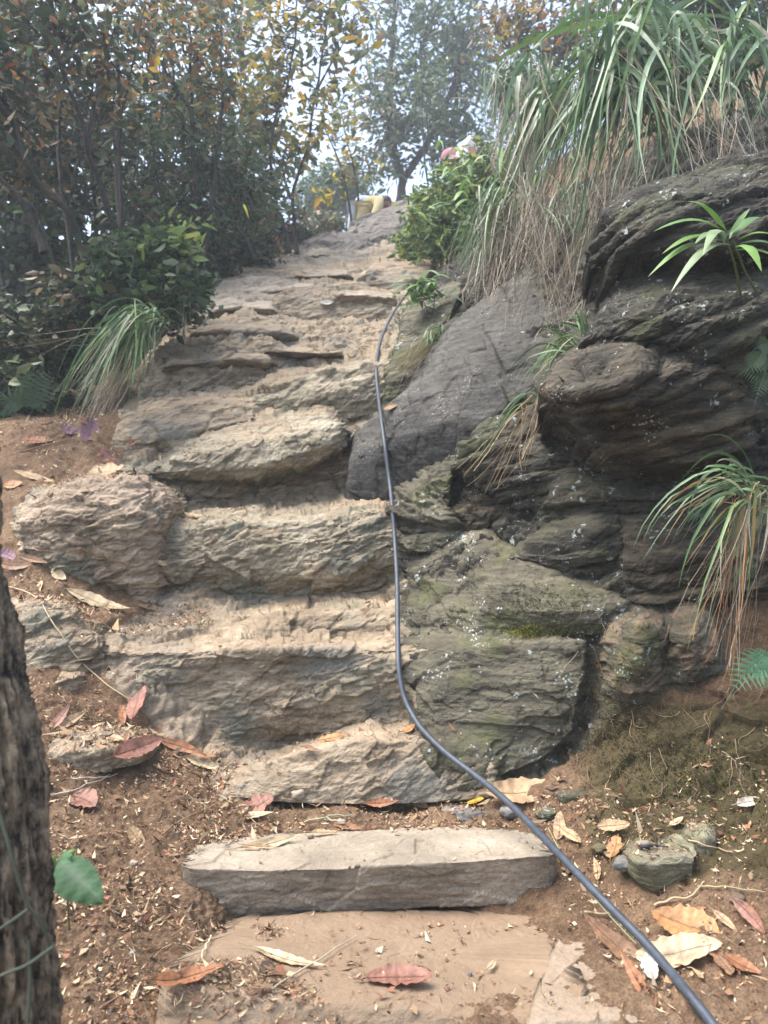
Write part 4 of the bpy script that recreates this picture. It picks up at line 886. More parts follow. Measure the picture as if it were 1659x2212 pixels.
def branch_pts(p0, p1, wob, n=7):
    t = np.linspace(0, 1, n)[:, None]; a = p0 * (1 - t) + p1 * t
    o = np.cumsum(rng.normal(size=(n, 3)) * wob, axis=0); o -= t * o[-1]; return a + o
def tree(name, label, trunk, rad, clumps, cat='tree', group=None, limbs=(), nb=14, size=.09, aspect=.4, m='bark', droop=.5, per=9, L=.3, twigw=.006):
    """trunk: list of (px, py, d); clumps: (cx, cy, rx, ry, d, rd, twigs, palette)"""
    T = wpts(trunk); Tn = resample(T, 40)
    root = thing(name, Tn[0], label, cat, group)
    rad = rad * (.62 if 'thicket' in str(group) else .8); mb = MB(); rr = np.linspace(rad, rad * .3, len(Tn)); rr[:3] *= [1.5, 1.25, 1.1]
    wobble = np.stack([pn(Tn * 3 + 9), pn(Tn * 3 + 33), pn(Tn * 3) * 0], 1) * rad * .9
    tube(mb, Tn + wobble, rr, (.5, .5, .5), 9); mb.build('trunk', M[m], root)
    for lb in limbs:
        mb = MB(); Lp = resample(wpts(lb[0]), 24); Lp = Lp + np.stack([pn(Lp * 4 + 1), pn(Lp * 4 + 3), pn(Lp * 4 + 8)], 1) * .03 * np.linspace(0, 1, 24)[:, None]
        tube(mb, Lp, np.linspace(lb[1], lb[1] * .3, 24), (.5, .5, .5), 7); mb.build('limb', M[m], root)
    src = np.concatenate([Tn[12:]] + [resample(wpts(lb[0]), 20)[4:] for lb in limbs])
    tw = MB(); lf = MB()
    for (cx, cy, rx, ry, d, rd, n, pa) in clumps:
        C = clump(cx, cy, rx, ry, d, rd, n)
        P, _ = sprays(C, per, .05 * L / .3, L); keep = rng.random(len(P)) < .9; P = P[keep]
        leaves(lf, P, size, pal(pa, len(P)), aspect, droop)
        for c in C[:min(n, nb)]:
            j = np.argmin(np.linalg.norm(src - c, axis=1)); tube(tw, branch_pts(src[j], c, .03), np.linspace(twigw * 2, twigw * .5, 7), (.4, .4, .4), 4)
    if tw.n: tag(tw.build('branches', M[m], root), kind='stuff')
    o = lf.build('crown', M['leaf'], root); tag(o, kind='stuff')
    return root

# ------------------------------------------------------------------ rays onto what stands so far
bpy.context.view_layer.update()
DG = bpy.context.evaluated_depsgraph_get()
def hit(px, py):
    d = W(px, py, 1.0) - CAM
    ok, loc, nor, i, ob, mx = S.ray_cast(DG, Vector(CAM), Vector(unit(d)), distance=200)
    if not ok: return None
    loc = np.array(loc); nor = np.array(nor)
    if nor @ d > 0: nor = -nor
    return loc, nor, ob
def dep(px, py):
    h = hit(px, py)
    return proj(h[0])[2] if h else 99
def down(x, y, z=9.0):
    ok, loc, nor, i, ob, mx = S.ray_cast(DG, Vector((x, y, z)), Vector((0, 0, -1)), distance=30)
    return (np.array(loc), np.array(nor), ob) if ok else None

# ------------------------------------------------------------------ trees of the left thicket
TG = 'trees of the thicket on the left'
tree('tree', 'thin dark bent tree in the left thicket, trunk curving down to the right', [(275, 545, 5.9), (245, 480, 5.85), (222, 400, 5.8), (188, 330, 5.75), (170, 240, 5.7), (130, 130, 5.6), (110, 0, 5.6), (100, -150, 5.6)], .045,
     [(120, -40, 190, 120, 5.6, .7, 90, [('rust', 2), ('dark', 4), ('greygreen', 2)]), (170, 180, 150, 120, 6.1, .5, 60, [('brown', 2), ('dark', 4), ('orange', 1)])], group=TG,
     limbs=[([(188, 330, 5.75), (200, 230, 5.8), (230, 120, 5.9), (255, 20, 6)], .02)])
tree('tree', 'dark stem leaning right from the left edge, forked low in the undergrowth', [(160, 500, 5.3), (148, 455, 5.25), (95, 415, 5.2), (60, 345, 5.1), (25, 265, 5.1), (-20, 190, 5.1), (-80, 40, 5.1)], .04,
     [(-20, 120, 120, 160, 5.2, .5, 90, [('dark', 5), ('rust', 1), ('green', 1)]), (30, 330, 110, 90, 5.6, .4, 60, [('dark', 3), ('brown', 2), ('rust', 1)])], group=TG)
tree('tree', 'lowest leaning dark stem at the left edge of the thicket', [(95, 545, 4.9), (70, 480, 4.9), (40, 425, 4.85), (0, 385, 4.8), (-60, 330, 4.8), (-150, 200, 4.8)], .035,
     [(-90, 250, 130, 140, 4.9, .5, 60, [('dark', 3), ('brown', 1)])], group=TG)
tree('tree', 'straight vertical dark tree behind the bent one, with orange leaves round its top', [(262, 560, 7.2), (255, 420, 7.2), (252, 250, 7.2), (250, 120, 7.1), (262, 0, 7.0), (270, -120, 7.)], .055,
     [(290, 60, 130, 130, 7.0, .8, 75, [('dark', 2), ('brown', 3), ('orange', 2), ('greygreen', 2)]), (250, 300, 130, 140, 7.6, .6, 80, [('greygreen', 3), ('dark', 3), ('brown', 2)])], group=TG)
tree('tree', 'tall tree with orange and brown leaves hanging at the top of the thicket', [(430, 570, 8.2), (418, 380, 8.2), (412, 240, 8.1), (410, 100, 8.0), (395, -60, 8.)], .05,
     [(420, 60, 110, 120, 8., .8, 80, [('orange', 3), ('brown', 2), ('greygreen', 4), ('yellow', 1)]), (470, 190, 90, 90, 8.2, .6, 75, [('orange', 4), ('greygreen', 3), ('yellow', 1)]), (360, 260, 120, 110, 8.6, .6, 80, [('brown', 1), ('greygreen', 3)])], group=TG,
     limbs=[([(412, 240, 8.1), (350, 140, 8.), (300, 60, 8.)], .02)])
tree('tree', 'small tree with grey crooked branches and grey green leaves at the right of the thicket', [(548, 560, 8.6), (530, 510, 8.5), (480, 460, 8.4), (440, 420, 8.3), (400, 395, 8.2), (340, 350, 8.2)], .035,
     [(460, 350, 110, 80, 8.6, .6, 170, [('greygreen', 5), ('green', 2), ('brown', 1)]), (540, 430, 80, 80, 9., .6, 120, [('greygreen', 4), ('green', 2), ('brown', 1)]), (390, 470, 110, 80, 8.4, .5, 120, [('greygreen', 3), ('dark', 2), ('rust', 1)])], group=TG, size=.085,
     limbs=[([(480, 460, 8.4), (430, 450, 8.3), (385, 385, 8.2)], .018), ([(530, 510, 8.5), (545, 440, 8.5), (520, 380, 8.6)], .015), ([(548, 560, 8.6), (590, 530, 8.7), (615, 500, 8.8)], .014)])
tree('tree', 'slender tree with bright yellow leaves, left of the gap of sky', [(622, 545, 10.5), (620, 500, 10.5), (600, 450, 10.5), (584, 380, 10.4), (585, 290, 10.3), (605, 230, 10.3), (625, 170, 10.2), (640, 60, 10.1), (640, -40, 10)], .05,
     [(580, 170, 60, 85, 10.4, .6, 50, [('yellow', 6), ('orange', 1), ('greygreen', 2)]), (560, 260, 65, 60, 10.6, .5, 60, [('yellow', 3), ('greygreen', 3)]), (590, 60, 55, 60, 10.2, .6, 28, [('yellow', 3), ('brown', 2)]), (575, 390, 50, 80, 10.8, .5, 80, [('greygreen', 4), ('brown', 1), ('green', 1)])], group=TG, size=.12, per=7, L=.35)
tree('tree', 'forked slender tree with olive and yellow leaves against the sky, left of the hazy tree', [(642, 548, 11.5), (640, 500, 11.5), (628, 430, 11.4), (640, 390, 11.4), (662, 330, 11.3), (672, 270, 11.2), (682, 200, 11.1), (700, 100, 11.), (715, 0, 10.8), (720, -80, 10.8)], .05,
     [(705, 110, 70, 65, 11., .8, 30, [('yellow', 4), ('green', 3), ('brown', 1)]), (690, 220, 45, 55, 11.1, .6, 22, [('yellow', 4), ('green', 3)]), (740, 30, 90, 45, 10.8, .6, 34, [('yellow', 3), ('green', 2), ('brown', 2)]), (650, 20, 50, 40, 10.8, .6, 18, [('yellow', 3), ('green', 2), ('brown', 2)]), (650, 310, 35, 50, 11.2, .4, 26, [('yellow', 4), ('green', 1)])], group=TG, size=.14, per=7, L=.4,
     limbs=[([(628, 430, 11.4), (612, 380, 11.4), (625, 330, 11.4), (640, 290, 11.3)], .025), ([(682, 200, 11.1), (720, 130, 11.), (760, 70, 10.9)], .02)])
tree('tree', 'thin upright sapling in the gap of sky behind the climbers', [(765, 560, 14.), (758, 470, 14.), (748, 400, 14.), (725, 330, 14.), (700, 270, 14.), (695, 210, 14)], .035,
     [(745, 290, 45, 40, 14., .5, 14, [('yellow', 4), ('green', 1)]), (720, 400, 45, 50, 14., .5, 12, [('yellow', 3), ('green', 2)])], group='saplings at the top', size=.15, per=6, L=.4)
tree('tree', 'second thin sapling in the gap of sky, nearer the climbing people', [(790, 540, 14.4), (776, 460, 14.4), (768, 380, 14.4), (748, 300, 14.3), (735, 220, 14.3)], .035,
     [(770, 350, 45, 50, 14.3, .5, 16, [('yellow', 3), ('brown', 2), ('green', 1)]), (745, 230, 40, 50, 14.3, .5, 14, [('yellow', 3), ('green', 2)])], group='saplings at the top', size=.15, per=6, L=.4)
tree('tree', 'big hazy green tree with a forked trunk standing above the top boulder', [(866, 445, 17), (868, 410, 17), (870, 385, 17), (850, 320, 17), (838, 240, 17), (845, 150, 17), (850, 50, 17), (860, -60, 17)], .13,
     [(900, 60, 150, 110, 17, 1.6, 170, [('green', 3), ('greygreen', 4)]), (930, 190, 150, 90, 17, 1.4, 210, [('green', 3), ('greygreen', 4)]), (820, 230, 75, 90, 17, 1.2, 100, [('greygreen', 4), ('brown', 3), ('rust', 1)]), (960, 290, 110, 50, 17, 1.2, 130, [('green', 2), ('greygreen', 3)]), (830, 350, 60, 50, 17, 1., 40, [('green', 2), ('greygreen', 3)]), (1010, 90, 100, 110, 17.5, 1.4, 150, [('green', 2), ('greygreen', 3), ('brown', 1)]), (880, -60, 190, 70, 17, 1.5, 50, [('greygreen', 3)])],
     size=.15, per=10, L=.45, nb=24, twigw=.012, limbs=[([(870, 390, 17), (905, 340, 17), (935, 290, 17), (975, 200, 17), (1000, 80, 17)], .09), ([(850, 320, 17), (900, 220, 17), (910, 100, 17)], .05), ([(838, 240, 17), (800, 180, 17), (790, 120, 17)], .03)])
tree('tree', 'pair of pale mossy stems with little foliage right of the hazy tree', [(930, 460, 14.5), (922, 380, 14.5), (915, 320, 14.5), (912, 250, 14.5), (915, 120, 14.5)], .03,
     [(920, 180, 50, 50, 14.5, .4, 30, [('greygreen', 3)])], limbs=[([(945, 460, 14.5), (936, 370, 14.5), (925, 300, 14.5), (920, 200, 14.5)], .025)], size=.14, per=6)
tree('tree', 'bare brown twiggy tree with a few orange leaves behind the grass at the top right', [(1150, 330, 12), (1140, 240, 12), (1130, 150, 12), (1120, 60, 12), (1110, -50, 12)], .06,
     [(1120, 60, 110, 80, 12, .8, 110, [('brown', 4), ('orange', 1), ('yellow', 1)]), (1100, 60, 40, 30, 11.6, .3, 16, [('orange', 3), ('yellow', 3)]), (1240, 50, 100, 70, 11.5, .8, 110, [('brown', 3), ('orange', 2), ('greygreen', 2)]), (1180, 150, 100, 60, 12, .7, 60, [('brown', 3), ('greygreen', 2)])], size=.12, nb=70, per=6, twigw=.008,
     limbs=[([(1140, 240, 12), (1190, 150, 12), (1260, 60, 12)], .035), ([(1130, 150, 12), (1080, 80, 12), (1050, 10, 12)], .03)])
tree('tree', 'tree with dense green and orange foliage at the top right corner behind the wide grass', [(1520, 300, 8.), (1500, 180, 8.), (1490, 60, 8.), (1480, -60, 8.)], .06,
     [(1380, 10, 130, 60, 8., .7, 110, [('green', 3), ('orange', 1), ('brown', 2)]), (1560, 20, 150, 90, 8., .9, 200, [('green', 4), ('greygreen', 2), ('brown', 1)]), (1600, 150, 120, 90, 8., .7, 110, [('green', 3), ('dark', 2)]), (1480, 110, 90, 60, 8.2, .5, 60, [('dark', 3), ('brown', 3)])], size=.11)
tree('tree', 'small dark bushy tree far behind the slope in the gap of sky', [(690, 520, 22), (695, 460, 22), (700, 400, 22), (705, 370, 22)], .09,
     [(700, 425, 65, 55, 22, 1.4, 330, [('greygreen', 4), ('green', 2)]), (760, 400, 50, 45, 22, 1.2, 170, [('greygreen', 4), ('green', 1)])], size=.17, per=9, L=.4)
# the deeper wall of the thicket
tree('tree', 'dense dark tree closing the far left of the thicket behind the leaning stems', [(60, 640, 8), (50, 400, 8), (60, 200, 8), (40, 0, 8), (40, -150, 8)], .08,
     [(40, 80, 210, 200, 8.4, .9, 180, [('dark', 5), ('green', 1), ('brown', 2)]), (60, 330, 220, 160, 8.6, .8, 420, [('dark', 5), ('brown', 2), ('greygreen', 1)]), (40, 540, 220, 130, 8.2, .7, 330, [('dark', 6), ('green', 1)]), (10, -150, 300, 160, 7.5, 1, 200, [('dark', 3), ('brown', 2)])], group=TG, size=.13, L=.4)
tree('tree', 'dense grey green tree in the depth of the thicket behind the vertical tree', [(330, 620, 10), (330, 400, 10), (335, 200, 10), (330, 0, 10), (330, -150, 10)], .08,
     [(330, 50, 200, 170, 10.4, 1, 60, [('dark', 1), ('greygreen', 4), ('yellow', 1)]), (320, 270, 200, 150, 10.4, 1, 150, [('greygreen', 6)]), (320, 460, 220, 130, 10, .9, 260, [('dark', 2), ('greygreen', 4), ('brown', 1)]), (300, -120, 250, 120, 9.5, 1, 160, [('dark', 2), ('greygreen', 2)])], group=TG, size=.14, L=.45)
tree('tree', 'dense greyish tree behind the yellow leaved slender tree', [(520, 590, 12.5), (520, 400, 12.5), (525, 250, 12.5), (520, 100, 12.5)], .08,
     [(500, 90, 110, 130, 12.5, 1, 30, [('greygreen', 3), ('yellow', 3)]), (490, 310, 90, 130, 12.5, 1, 150, [('greygreen', 6), ('yellow', 1)]), (525, 470, 80, 80, 12.3, .9, 200, [('greygreen', 4), ('dark', 2), ('brown', 1)]), (470, -60, 160, 80, 12, 1, 90, [('orange', 1), ('greygreen', 2), ('yellow', 1)])], group=TG, size=.15, L=.5)

ORD = ['leftmost', 'second from the left', 'third from the left', 'fourth from the left', 'fifth from the left', 'sixth from the left', 'sixth from the right', 'fifth from the right', 'fourth from the right', 'third from the right', 'second from the right', 'rightmost']
for k in range(12):
    x0 = 10 + 42 * k + rng.uniform(-12, 12); dd = rng.uniform(6.2, 10.); y0 = np.interp(dd, [6, 11], [640, 560]); ln = rng.uniform(-130, 60); bow = rng.uniform(-45, 45)
    tree('sapling', 'thin bare dark stem, ' + ORD[k] + ' of those standing in the left thicket', [(x0, y0, dd), (x0 + ln * .3 + bow * .6, y0 - 180, dd), (x0 + ln * .6 + bow, y0 - 370, dd), (x0 + ln, y0 - 620, dd)], rng.uniform(.012, .028) / .62,
         [(x0 + ln * .8, y0 - 520, 45, 90, dd, .3, 9, [('greygreen', 2), ('yellow', 1), ('orange', 1)])], cat='sapling', group='bare stems of the left thicket', size=.09, nb=6, per=5,
         limbs=[([(x0 + ln * .3 + bow * .6, y0 - 180, dd), (x0 + ln * .3 + rng.uniform(-70, 70), y0 - 300, dd), (x0 + ln * .3 + rng.uniform(-120, 120), y0 - 420, dd)], .009)])
def bush(name, label, base, clumps, cat='shrub', size=.07, aspect=.42, stems=10, droop=.1, per=9, L=.2, group=None, m='leaf', stemc=(.10, .085, .05)):
    b = W(*base); root = thing(name, b, label, cat, group); lf = MB(); st = MB()
    for (cx, cy, rx, ry, d, rd, n, pa) in clumps:
        C = clump(cx, cy, rx, ry, d, rd, n, .45); P, _ = sprays(C, per, .04, L); leaves(lf, P, size, pal(pa, len(P)), aspect, droop)
        for c in C[:stems]: tube(st, branch_pts(b + rng.normal(size=3) * .04, c, .015, 6), np.linspace(.007, .003, 6), stemc, 4)
    tag(st.build('stems', M['leaf'], root), kind='stuff'); o = lf.build('leaves', M[m], root); tag(o, kind='stuff'); return root
bush('shrub', 'glossy green shrub with fresh yellow green tips at the left edge of the stair', (330, 690, 5.9), [(320, 590, 95, 70, 5.9, .35, 210, [('green', 4), ('light', 2), ('greygreen', 2)]), (385, 525, 28, 28, 5.8, .12, 16, [('light', 4)]), (250, 600, 45, 40, 5.8, .2, 50, [('green', 3), ('greygreen', 2)]), (395, 620, 50, 45, 5.9, .2, 70, [('greygreen', 3), ('green', 3)]), (320, 665, 80, 35, 5.7, .25, 80, [('dark', 3), ('green', 2)])], size=.085, aspect=.45)
bush('shrub', 'dark low undergrowth shrub behind the long grass tuft at the left', (100, 860, 6.0), [(90, 740, 150, 90, 6.1, .4, 330, [('dark', 5), ('green', 1), ('brown', 1)]), (40, 850, 90, 50, 5.7, .3, 110, [('dark', 3), ('greygreen', 3)]), (220, 640, 130, 70, 6.4, .3, 190, [('dark', 4), ('brown', 2), ('green', 1)]), (-90, 800, 120, 110, 5.8, .3, 120, [('dark', 4)])], size=.09)
bush('shrub', 'dim tangled undergrowth at the foot of the thicket near the top of the stair', (540, 590, 10.), [(520, 540, 90, 40, 10., .4, 200, [('greygreen', 3), ('dark', 3), ('brown', 2), ('rust', 1)]), (430, 560, 80, 50, 9., .4, 190, [('dark', 3), ('brown', 2), ('greygreen', 2)]), (640, 500, 60, 35, 12.5, .4, 110, [('brown', 3), ('greygreen', 2), ('rust', 1)])], size=.1)
bush('shrub', 'low shrub with reddish leaves on the ridge left of the climbing people', (700, 520, 15.5), [(700, 490, 60, 22, 15.5, .5, 90, [('greygreen', 3), ('rust', 1), ('brown', 2)])], size=.13)
bush('shrub', 'light green leafy shrub on the right side of the upper stair', (990, 560, 8.), [(1000, 420, 90, 60, 8.2, .5, 230, [('light', 4), ('green', 2), ('greygreen', 2)]), (940, 480, 60, 60, 8.2, .4, 170, [('light', 4), ('green', 3)]), (1080, 360, 80, 50, 7.6, .4, 140, [('light', 3), ('green', 2)]), (1000, 500, 80, 50, 7.8, .3, 130, [('green', 3), ('light', 2)])], size=.085, aspect=.32)
bush('shrub', 'small pale green bush trailing along the rock beside the top boulder', (900, 560, 9.2), [(890, 530, 35, 28, 9.2, .25, 70, [('light', 4), ('green', 2)]), (930, 545, 35, 22, 9., .25, 60, [('light', 3), ('green', 2)])], size=.09, aspect=.3)

# ------------------------------------------------------------------ grass tufts
GREEN = [(.10, .17, .05), (.07, .13, .045), (.14, .21, .08), (.17, .24, .13), (.05, .10, .035)]
BLUEG = [(.10, .165, .08), (.14, .21, .12), (.07, .13, .05), (.20, .27, .17), (.05, .10, .035)]
DRY = [(.33, .27, .19), (.44, .38, .29), (.25, .20, .145), (.17, .135, .10), (.30, .21, .13)]
ORG = [(.40, .16, .05), (.34, .20, .08)]
def blade_obj(root, p0, p3, lift, width, cols, tip, n=11, name='blade'):
    L = np.linalg.norm(p3 - p0); up = np.array([0, 0, 1.])
    p1 = p0 + (p3 - p0) * .18 + up * lift * L + rng.normal(size=3) * .05 * L; p2 = p0 + (p3 - p0) * .72 + up * lift * L * .75 + rng.normal(size=3) * .07 * L
    P = bez(p0, p1, p2, p3, n); t = np.linspace(0, 1, n)
    P = P + np.cumsum(rng.normal(size=(n, 3)) * .007 * L, 0) * t[:, None]
    if rng.random() < .22:
        kk = rng.integers(n // 2, n - 2); P[kk + 1:, 2] -= (np.arange(n - kk - 1) + 1) * L / n * rng.uniform(.3, .8)
    wd = width * np.minimum(1, .45 + t * 3) * np.clip((1.02 - t) * 2.2, .06, 1)
    mb = MB(); ribbon(mb, P, wd, cols, tip, side=unit(rng.normal(size=3) + np.array([1.5, 0, 0])))
    return mb.build(name, M['grass'], root)
def tuft(label, base, br, tips, nb, width, cols, lift=(.25, .6), dead=(0, None), drytip=.2, name='grass_tuft', deadcols=DRY, dw=.004, dj=.25, group=None):
    """base (px,py,d), br base spread px; tips: polyline of (px,py,d,jitter px); nb blades as parts; dead=(count, polyline of tips)"""
    b = W(*base); root = thing(name, b, label, 'grass', group)
    def tip(tp):
        u = rng.random() * (len(tp) - 1); i = int(u); f = u - i; a = np.array(tp[i]) * (1 - f) + np.array(tp[min(i + 1, len(tp) - 1)]) * f
        r = rng.random() ** .7; r = .38 + .62 * r if len(tp) > 1 else 1
        q = W(a[0] + rng.normal() * a[3] * .5, a[1] + rng.normal() * a[3] * .5, a[2] + rng.normal() * dj * .5)
        return q, r
    for _ in range(nb):
        p0 = W(base[0] + rng.normal() * br[0], base[1] + rng.normal() * br[1], base[2] + rng.normal() * .08)
        q, r = tip(tips); q = p0 + (q - p0) * r
        c = np.array(cols[rng.integers(len(cols))]) * rng.uniform(.8, 1.2)
        tc = np.array(deadcols[rng.integers(len(deadcols))]) if rng.random() < drytip else c * 1.2
        blade_obj(root, p0, q, rng.uniform(*lift), width * rng.uniform(.6, 1.25), c, tc)
    if dead[0]:
        mb = MB()
        for _ in range(dead[0]):
            p0 = W(base[0] + rng.normal() * br[0] * 1.2, base[1] + rng.normal() * br[1], base[2] + rng.normal() * .08)
            q, r = tip(dead[1]); L = np.linalg.norm(q - p0)
            p1 = p0 + (q - p0) * .25 + np.array([0, 0, 1]) * L * rng.uniform(0, .2) + rng.normal(size=3) * .05 * L; p2 = p0 + (q - p0) * .7 + rng.normal(size=3) * .05 * L
            P = bez(p0, p1, p2, q, 10); P[1:] += np.cumsum(rng.normal(size=(9, 3)) * .006 * L, 0)
            c = np.array(deadcols[rng.integers(len(deadcols))]) * rng.uniform(.35, 1.15)
            ribbon(mb, P, np.full(10, dw) * np.linspace(1.1, .5, 10), c, c * 1.1, side=unit(rng.normal(size=3)), fold=.4)
        o = mb.build('dry_stems', M['grass'], root); tag(o, kind='stuff')
    return root
tuft('biggest tuft of long broad grey green grass cascading down the right bank', (1400, 150, 4.3), (85, 55), [(1130, 330, 4.2, 60), (1190, 480, 4.1, 60), (1270, 430, 4.0, 60), (1350, 420, 3.9, 60), (1460, 380, 3.9, 60), (1540, 330, 3.9, 50)], 200, .026, BLUEG + GREEN, dead=(110, [(1100, 640, 4.6, 60), (1180, 720, 4.4, 70), (1250, 700, 4.1, 60), (1320, 560, 3.9, 50), (1300, 480, 3.9, 60)]), drytip=.15, dw=.004)
tuft('dark green broad grass above the overhanging boulder in the top right corner', (1560, 150, 4.1), (110, 60), [(1480, 330, 3.9, 50), (1560, 250, 3.8, 60), (1640, 280, 3.8, 60), (1720, 300, 3.8, 60), (1600, 20, 4.2, 60)], 130, .026, GREEN + BLUEG, dead=(100, [(1500, 400, 3.8, 60), (1580, 380, 3.7, 60), (1660, 380, 3.7, 60)]), drytip=.2)
tuft('upright fresh green grass standing at the top of the right bank', (1420, 120, 4.7), (130, 30), [(1230, 60, 4.6, 40), (1330, 20, 4.7, 40), (1420, 10, 4.7, 40), (1560, 20, 4.7, 50)], 110, .028, GREEN, lift=(.15, .3), drytip=.05)
tuft('left tuft of broad grass on the bank, arching over the leafy shrub', (1215, 220, 5.2), (50, 40), [(1060, 330, 5.3, 40), (1100, 460, 5.2, 50), (1160, 480, 5.0, 40)], 110, .026, BLUEG + GREEN, dead=(160, [(1130, 560, 5., 50), (1190, 560, 4.9, 40)]))
tuft('hazy pale fine grass mop hanging behind the big tuft', (1130, 170, 7.4), (45, 20), [(1040, 230, 7.3, 30), (1050, 320, 7.2, 30), (1110, 340, 7.1, 30), (1180, 320, 7.1, 30)], 200, .016, BLUEG, dead=(200, [(1060, 360, 7., 30), (1110, 390, 7., 30), (1170, 350, 7., 30)]), dw=.008)
tuft('small pale green grass tuft sweeping left above the slate slab', (1110, 450, 5.6), (35, 25), [(960, 560, 5.7, 25), (985, 600, 5.5, 25), (1040, 610, 5.4, 30)], 130, .013, BLUEG + GREEN, dead=(100, [(1000, 640, 5.5, 30), (1050, 680, 5.3, 30), (1110, 600, 5.2, 30)]), dw=.006)
tuft('curtain of dead brown grass stems hanging over the upper slate slab', (1230, 420, 4.7), (70, 40), [(1190, 560, 4.5, 50), (1260, 560, 4.3, 50)], 24, .012, BLUEG, dead=(100, [(1040, 660, 5.0, 40), (1130, 700, 4.6, 50), (1220, 740, 4.3, 50), (1290, 640, 4.1, 40)]), dw=.0038)
tuft('thick green grass tuft sweeping down to the left beside the stair', (325, 700, 5.0), (22, 14), [(90, 880, 4.75, 22), (150, 885, 4.7, 25), (215, 870, 4.65, 25), (290, 830, 4.7, 22), (345, 740, 4.9, 12)], 240, .013, GREEN, lift=(.25, .5), dead=(90, [(180, 890, 4.65, 20), (260, 880, 4.65, 25)]), drytip=.15, dj=.15)
tuft('long thin grass blades reaching left to the edge from the thick tuft', (330, 735, 5.1), (12, 8), [(-20, 725, 5., 10), (20, 745, 5., 12)], 5, .012, GREEN, lift=(.05, .1), drytip=1)
tuft('small pale drooping grass tuft under the glossy shrub at the stair edge', (395, 610, 5.9), (10, 6), [(365, 700, 5.8, 12), (395, 715, 5.8, 10), (420, 680, 5.8, 12)], 50, .011, BLUEG, lift=(.3, .5), dead=(50, [(370, 715, 5.8, 15), (405, 720, 5.8, 15)]))
tuft('tuft of narrow grass beside the cable with a dry fringe', (945, 735, 5.15), (14, 6), [(905, 725, 5., 18), (925, 760, 5., 18), (960, 700, 5., 15), (900, 770, 5., 15)], 60, .010, GREEN, dead=(130, [(830, 790, 5., 25), (870, 800, 4.9, 25), (905, 780, 4.9, 20)]), deadcols=[(.25, .22, .1), (.3, .26, .14)], dw=.004)
tuft('thin green grass in the cleft between slate slab and biggest boulder', (1240, 755, 3.75), (16, 12), [(1060, 850, 3.7, 25), (1110, 830, 3.6, 25), (1160, 830, 3.5, 20), (1170, 740, 3.6, 20), (1130, 660, 3.7, 20)], 60, .008, GREEN, lift=(.1, .35), drytip=.3, dj=.1)
tuft('small clump of green grass sprouting in the cleft below the dark boulder', (1262, 720, 3.5), (8, 8), [(1235, 650, 3.45, 15), (1255, 660, 3.45, 15), (1180, 700, 3.5, 15)], 26, .009, GREEN, lift=(.1, .3), dj=.1)
tuft('dry straw coloured grass hanging over the folded boulder', (1165, 865, 3.72), (22, 10), [(1000, 1000, 3.7, 20), (1040, 1010, 3.65, 20)], 8, .006, GREEN, dead=(26, [(985, 1000, 3.8, 20), (1010, 1040, 3.72, 20), (1060, 1060, 3.62, 20), (1110, 1030, 3.56, 20), (1140, 980, 3.5, 15)]), deadcols=[(.55, .42, .25), (.46, .33, .19), (.36, .26, .15)], dw=.0042, dj=.08)
tuft('long arching grass tuft with orange tips at the right edge under the biggest boulder', (1640, 1075, 2.62), (22, 18), [(1370, 1110, 2.6, 25), (1400, 1180, 2.55, 30), (1460, 1290, 2.5, 40), (1540, 1330, 2.5, 30), (1590, 1290, 2.5, 30), (1650, 1230, 2.5, 30)], 52, .012, GREEN + BLUEG, lift=(.2, .5), dead=(45, [(1470, 1330, 2.5, 20), (1560, 1400, 2.5, 40), (1570, 1500, 2.55, 25), (1620, 1400, 2.5, 30)]), drytip=.45, deadcols=ORG + DRY, dw=.0035, dj=.1)
tuft('few tall bent grass blades rising from the grass tuft at the right edge', (1630, 1060, 2.6), (10, 8), [(1500, 950, 2.65, 15), (1450, 1030, 2.6, 20), (1560, 960, 2.6, 15)], 7, .011, GREEN, lift=(.45, .7), dj=.05)

def leaf_blade(mb, p0, d, up, L, Wd, c, n=9, droop=.35, tipc=None):
    """broad lance shaped leaf"""
    d = unit(d); t = np.linspace(0, 1, n)
    P = p0 + d * (t * L)[:, None] + unit(up) * (L * .12 * np.sin(t * math.pi))[:, None] - np.array([0, 0, 1]) * (droop * L * t ** 2)[:, None]
    wd = Wd * np.sin(np.clip(t * 1.02, 0, 1) ** .75 * math.pi) ** .8 + .001
    ribbon(mb, P, wd, c, c if tipc is None else tipc, side=np.cross(d, unit(up)), fold=.22)
def leafy_plant(label, base, specs, stem=None, name='broad_leaf_plant', cat='plant', m='grass', stems=None):
    """specs: (start px,py,d, end px,py,d, width m, colour, droop)"""
    root = thing(name, W(*base), label, cat)
    mb = MB()
    for s in (stems or []): tube(mb, resample(wpts(s), 10), np.linspace(.006, .003, 10), (.12, .16, .05), 6)
    if mb.n: mb.build('stem', M['grass'], root)
    for (a, b, wd, c, dr) in specs:
        p0, p1 = W(*a), W(*b); L = np.linalg.norm(p1 - p0); mb = MB()
        tgt = p1 + np.array([0, 0, 1]) * dr * L
        leaf_blade(mb, p0, tgt - p0, np.array([0, -.6, 1]), L * 1.0, wd, c, droop=dr)
        mb.build('leaf', M[m], root)
    return root
g1, g2, g3 = (.13, .24, .05), (.08, .16, .045), (.20, .27, .14)
D = 2.75
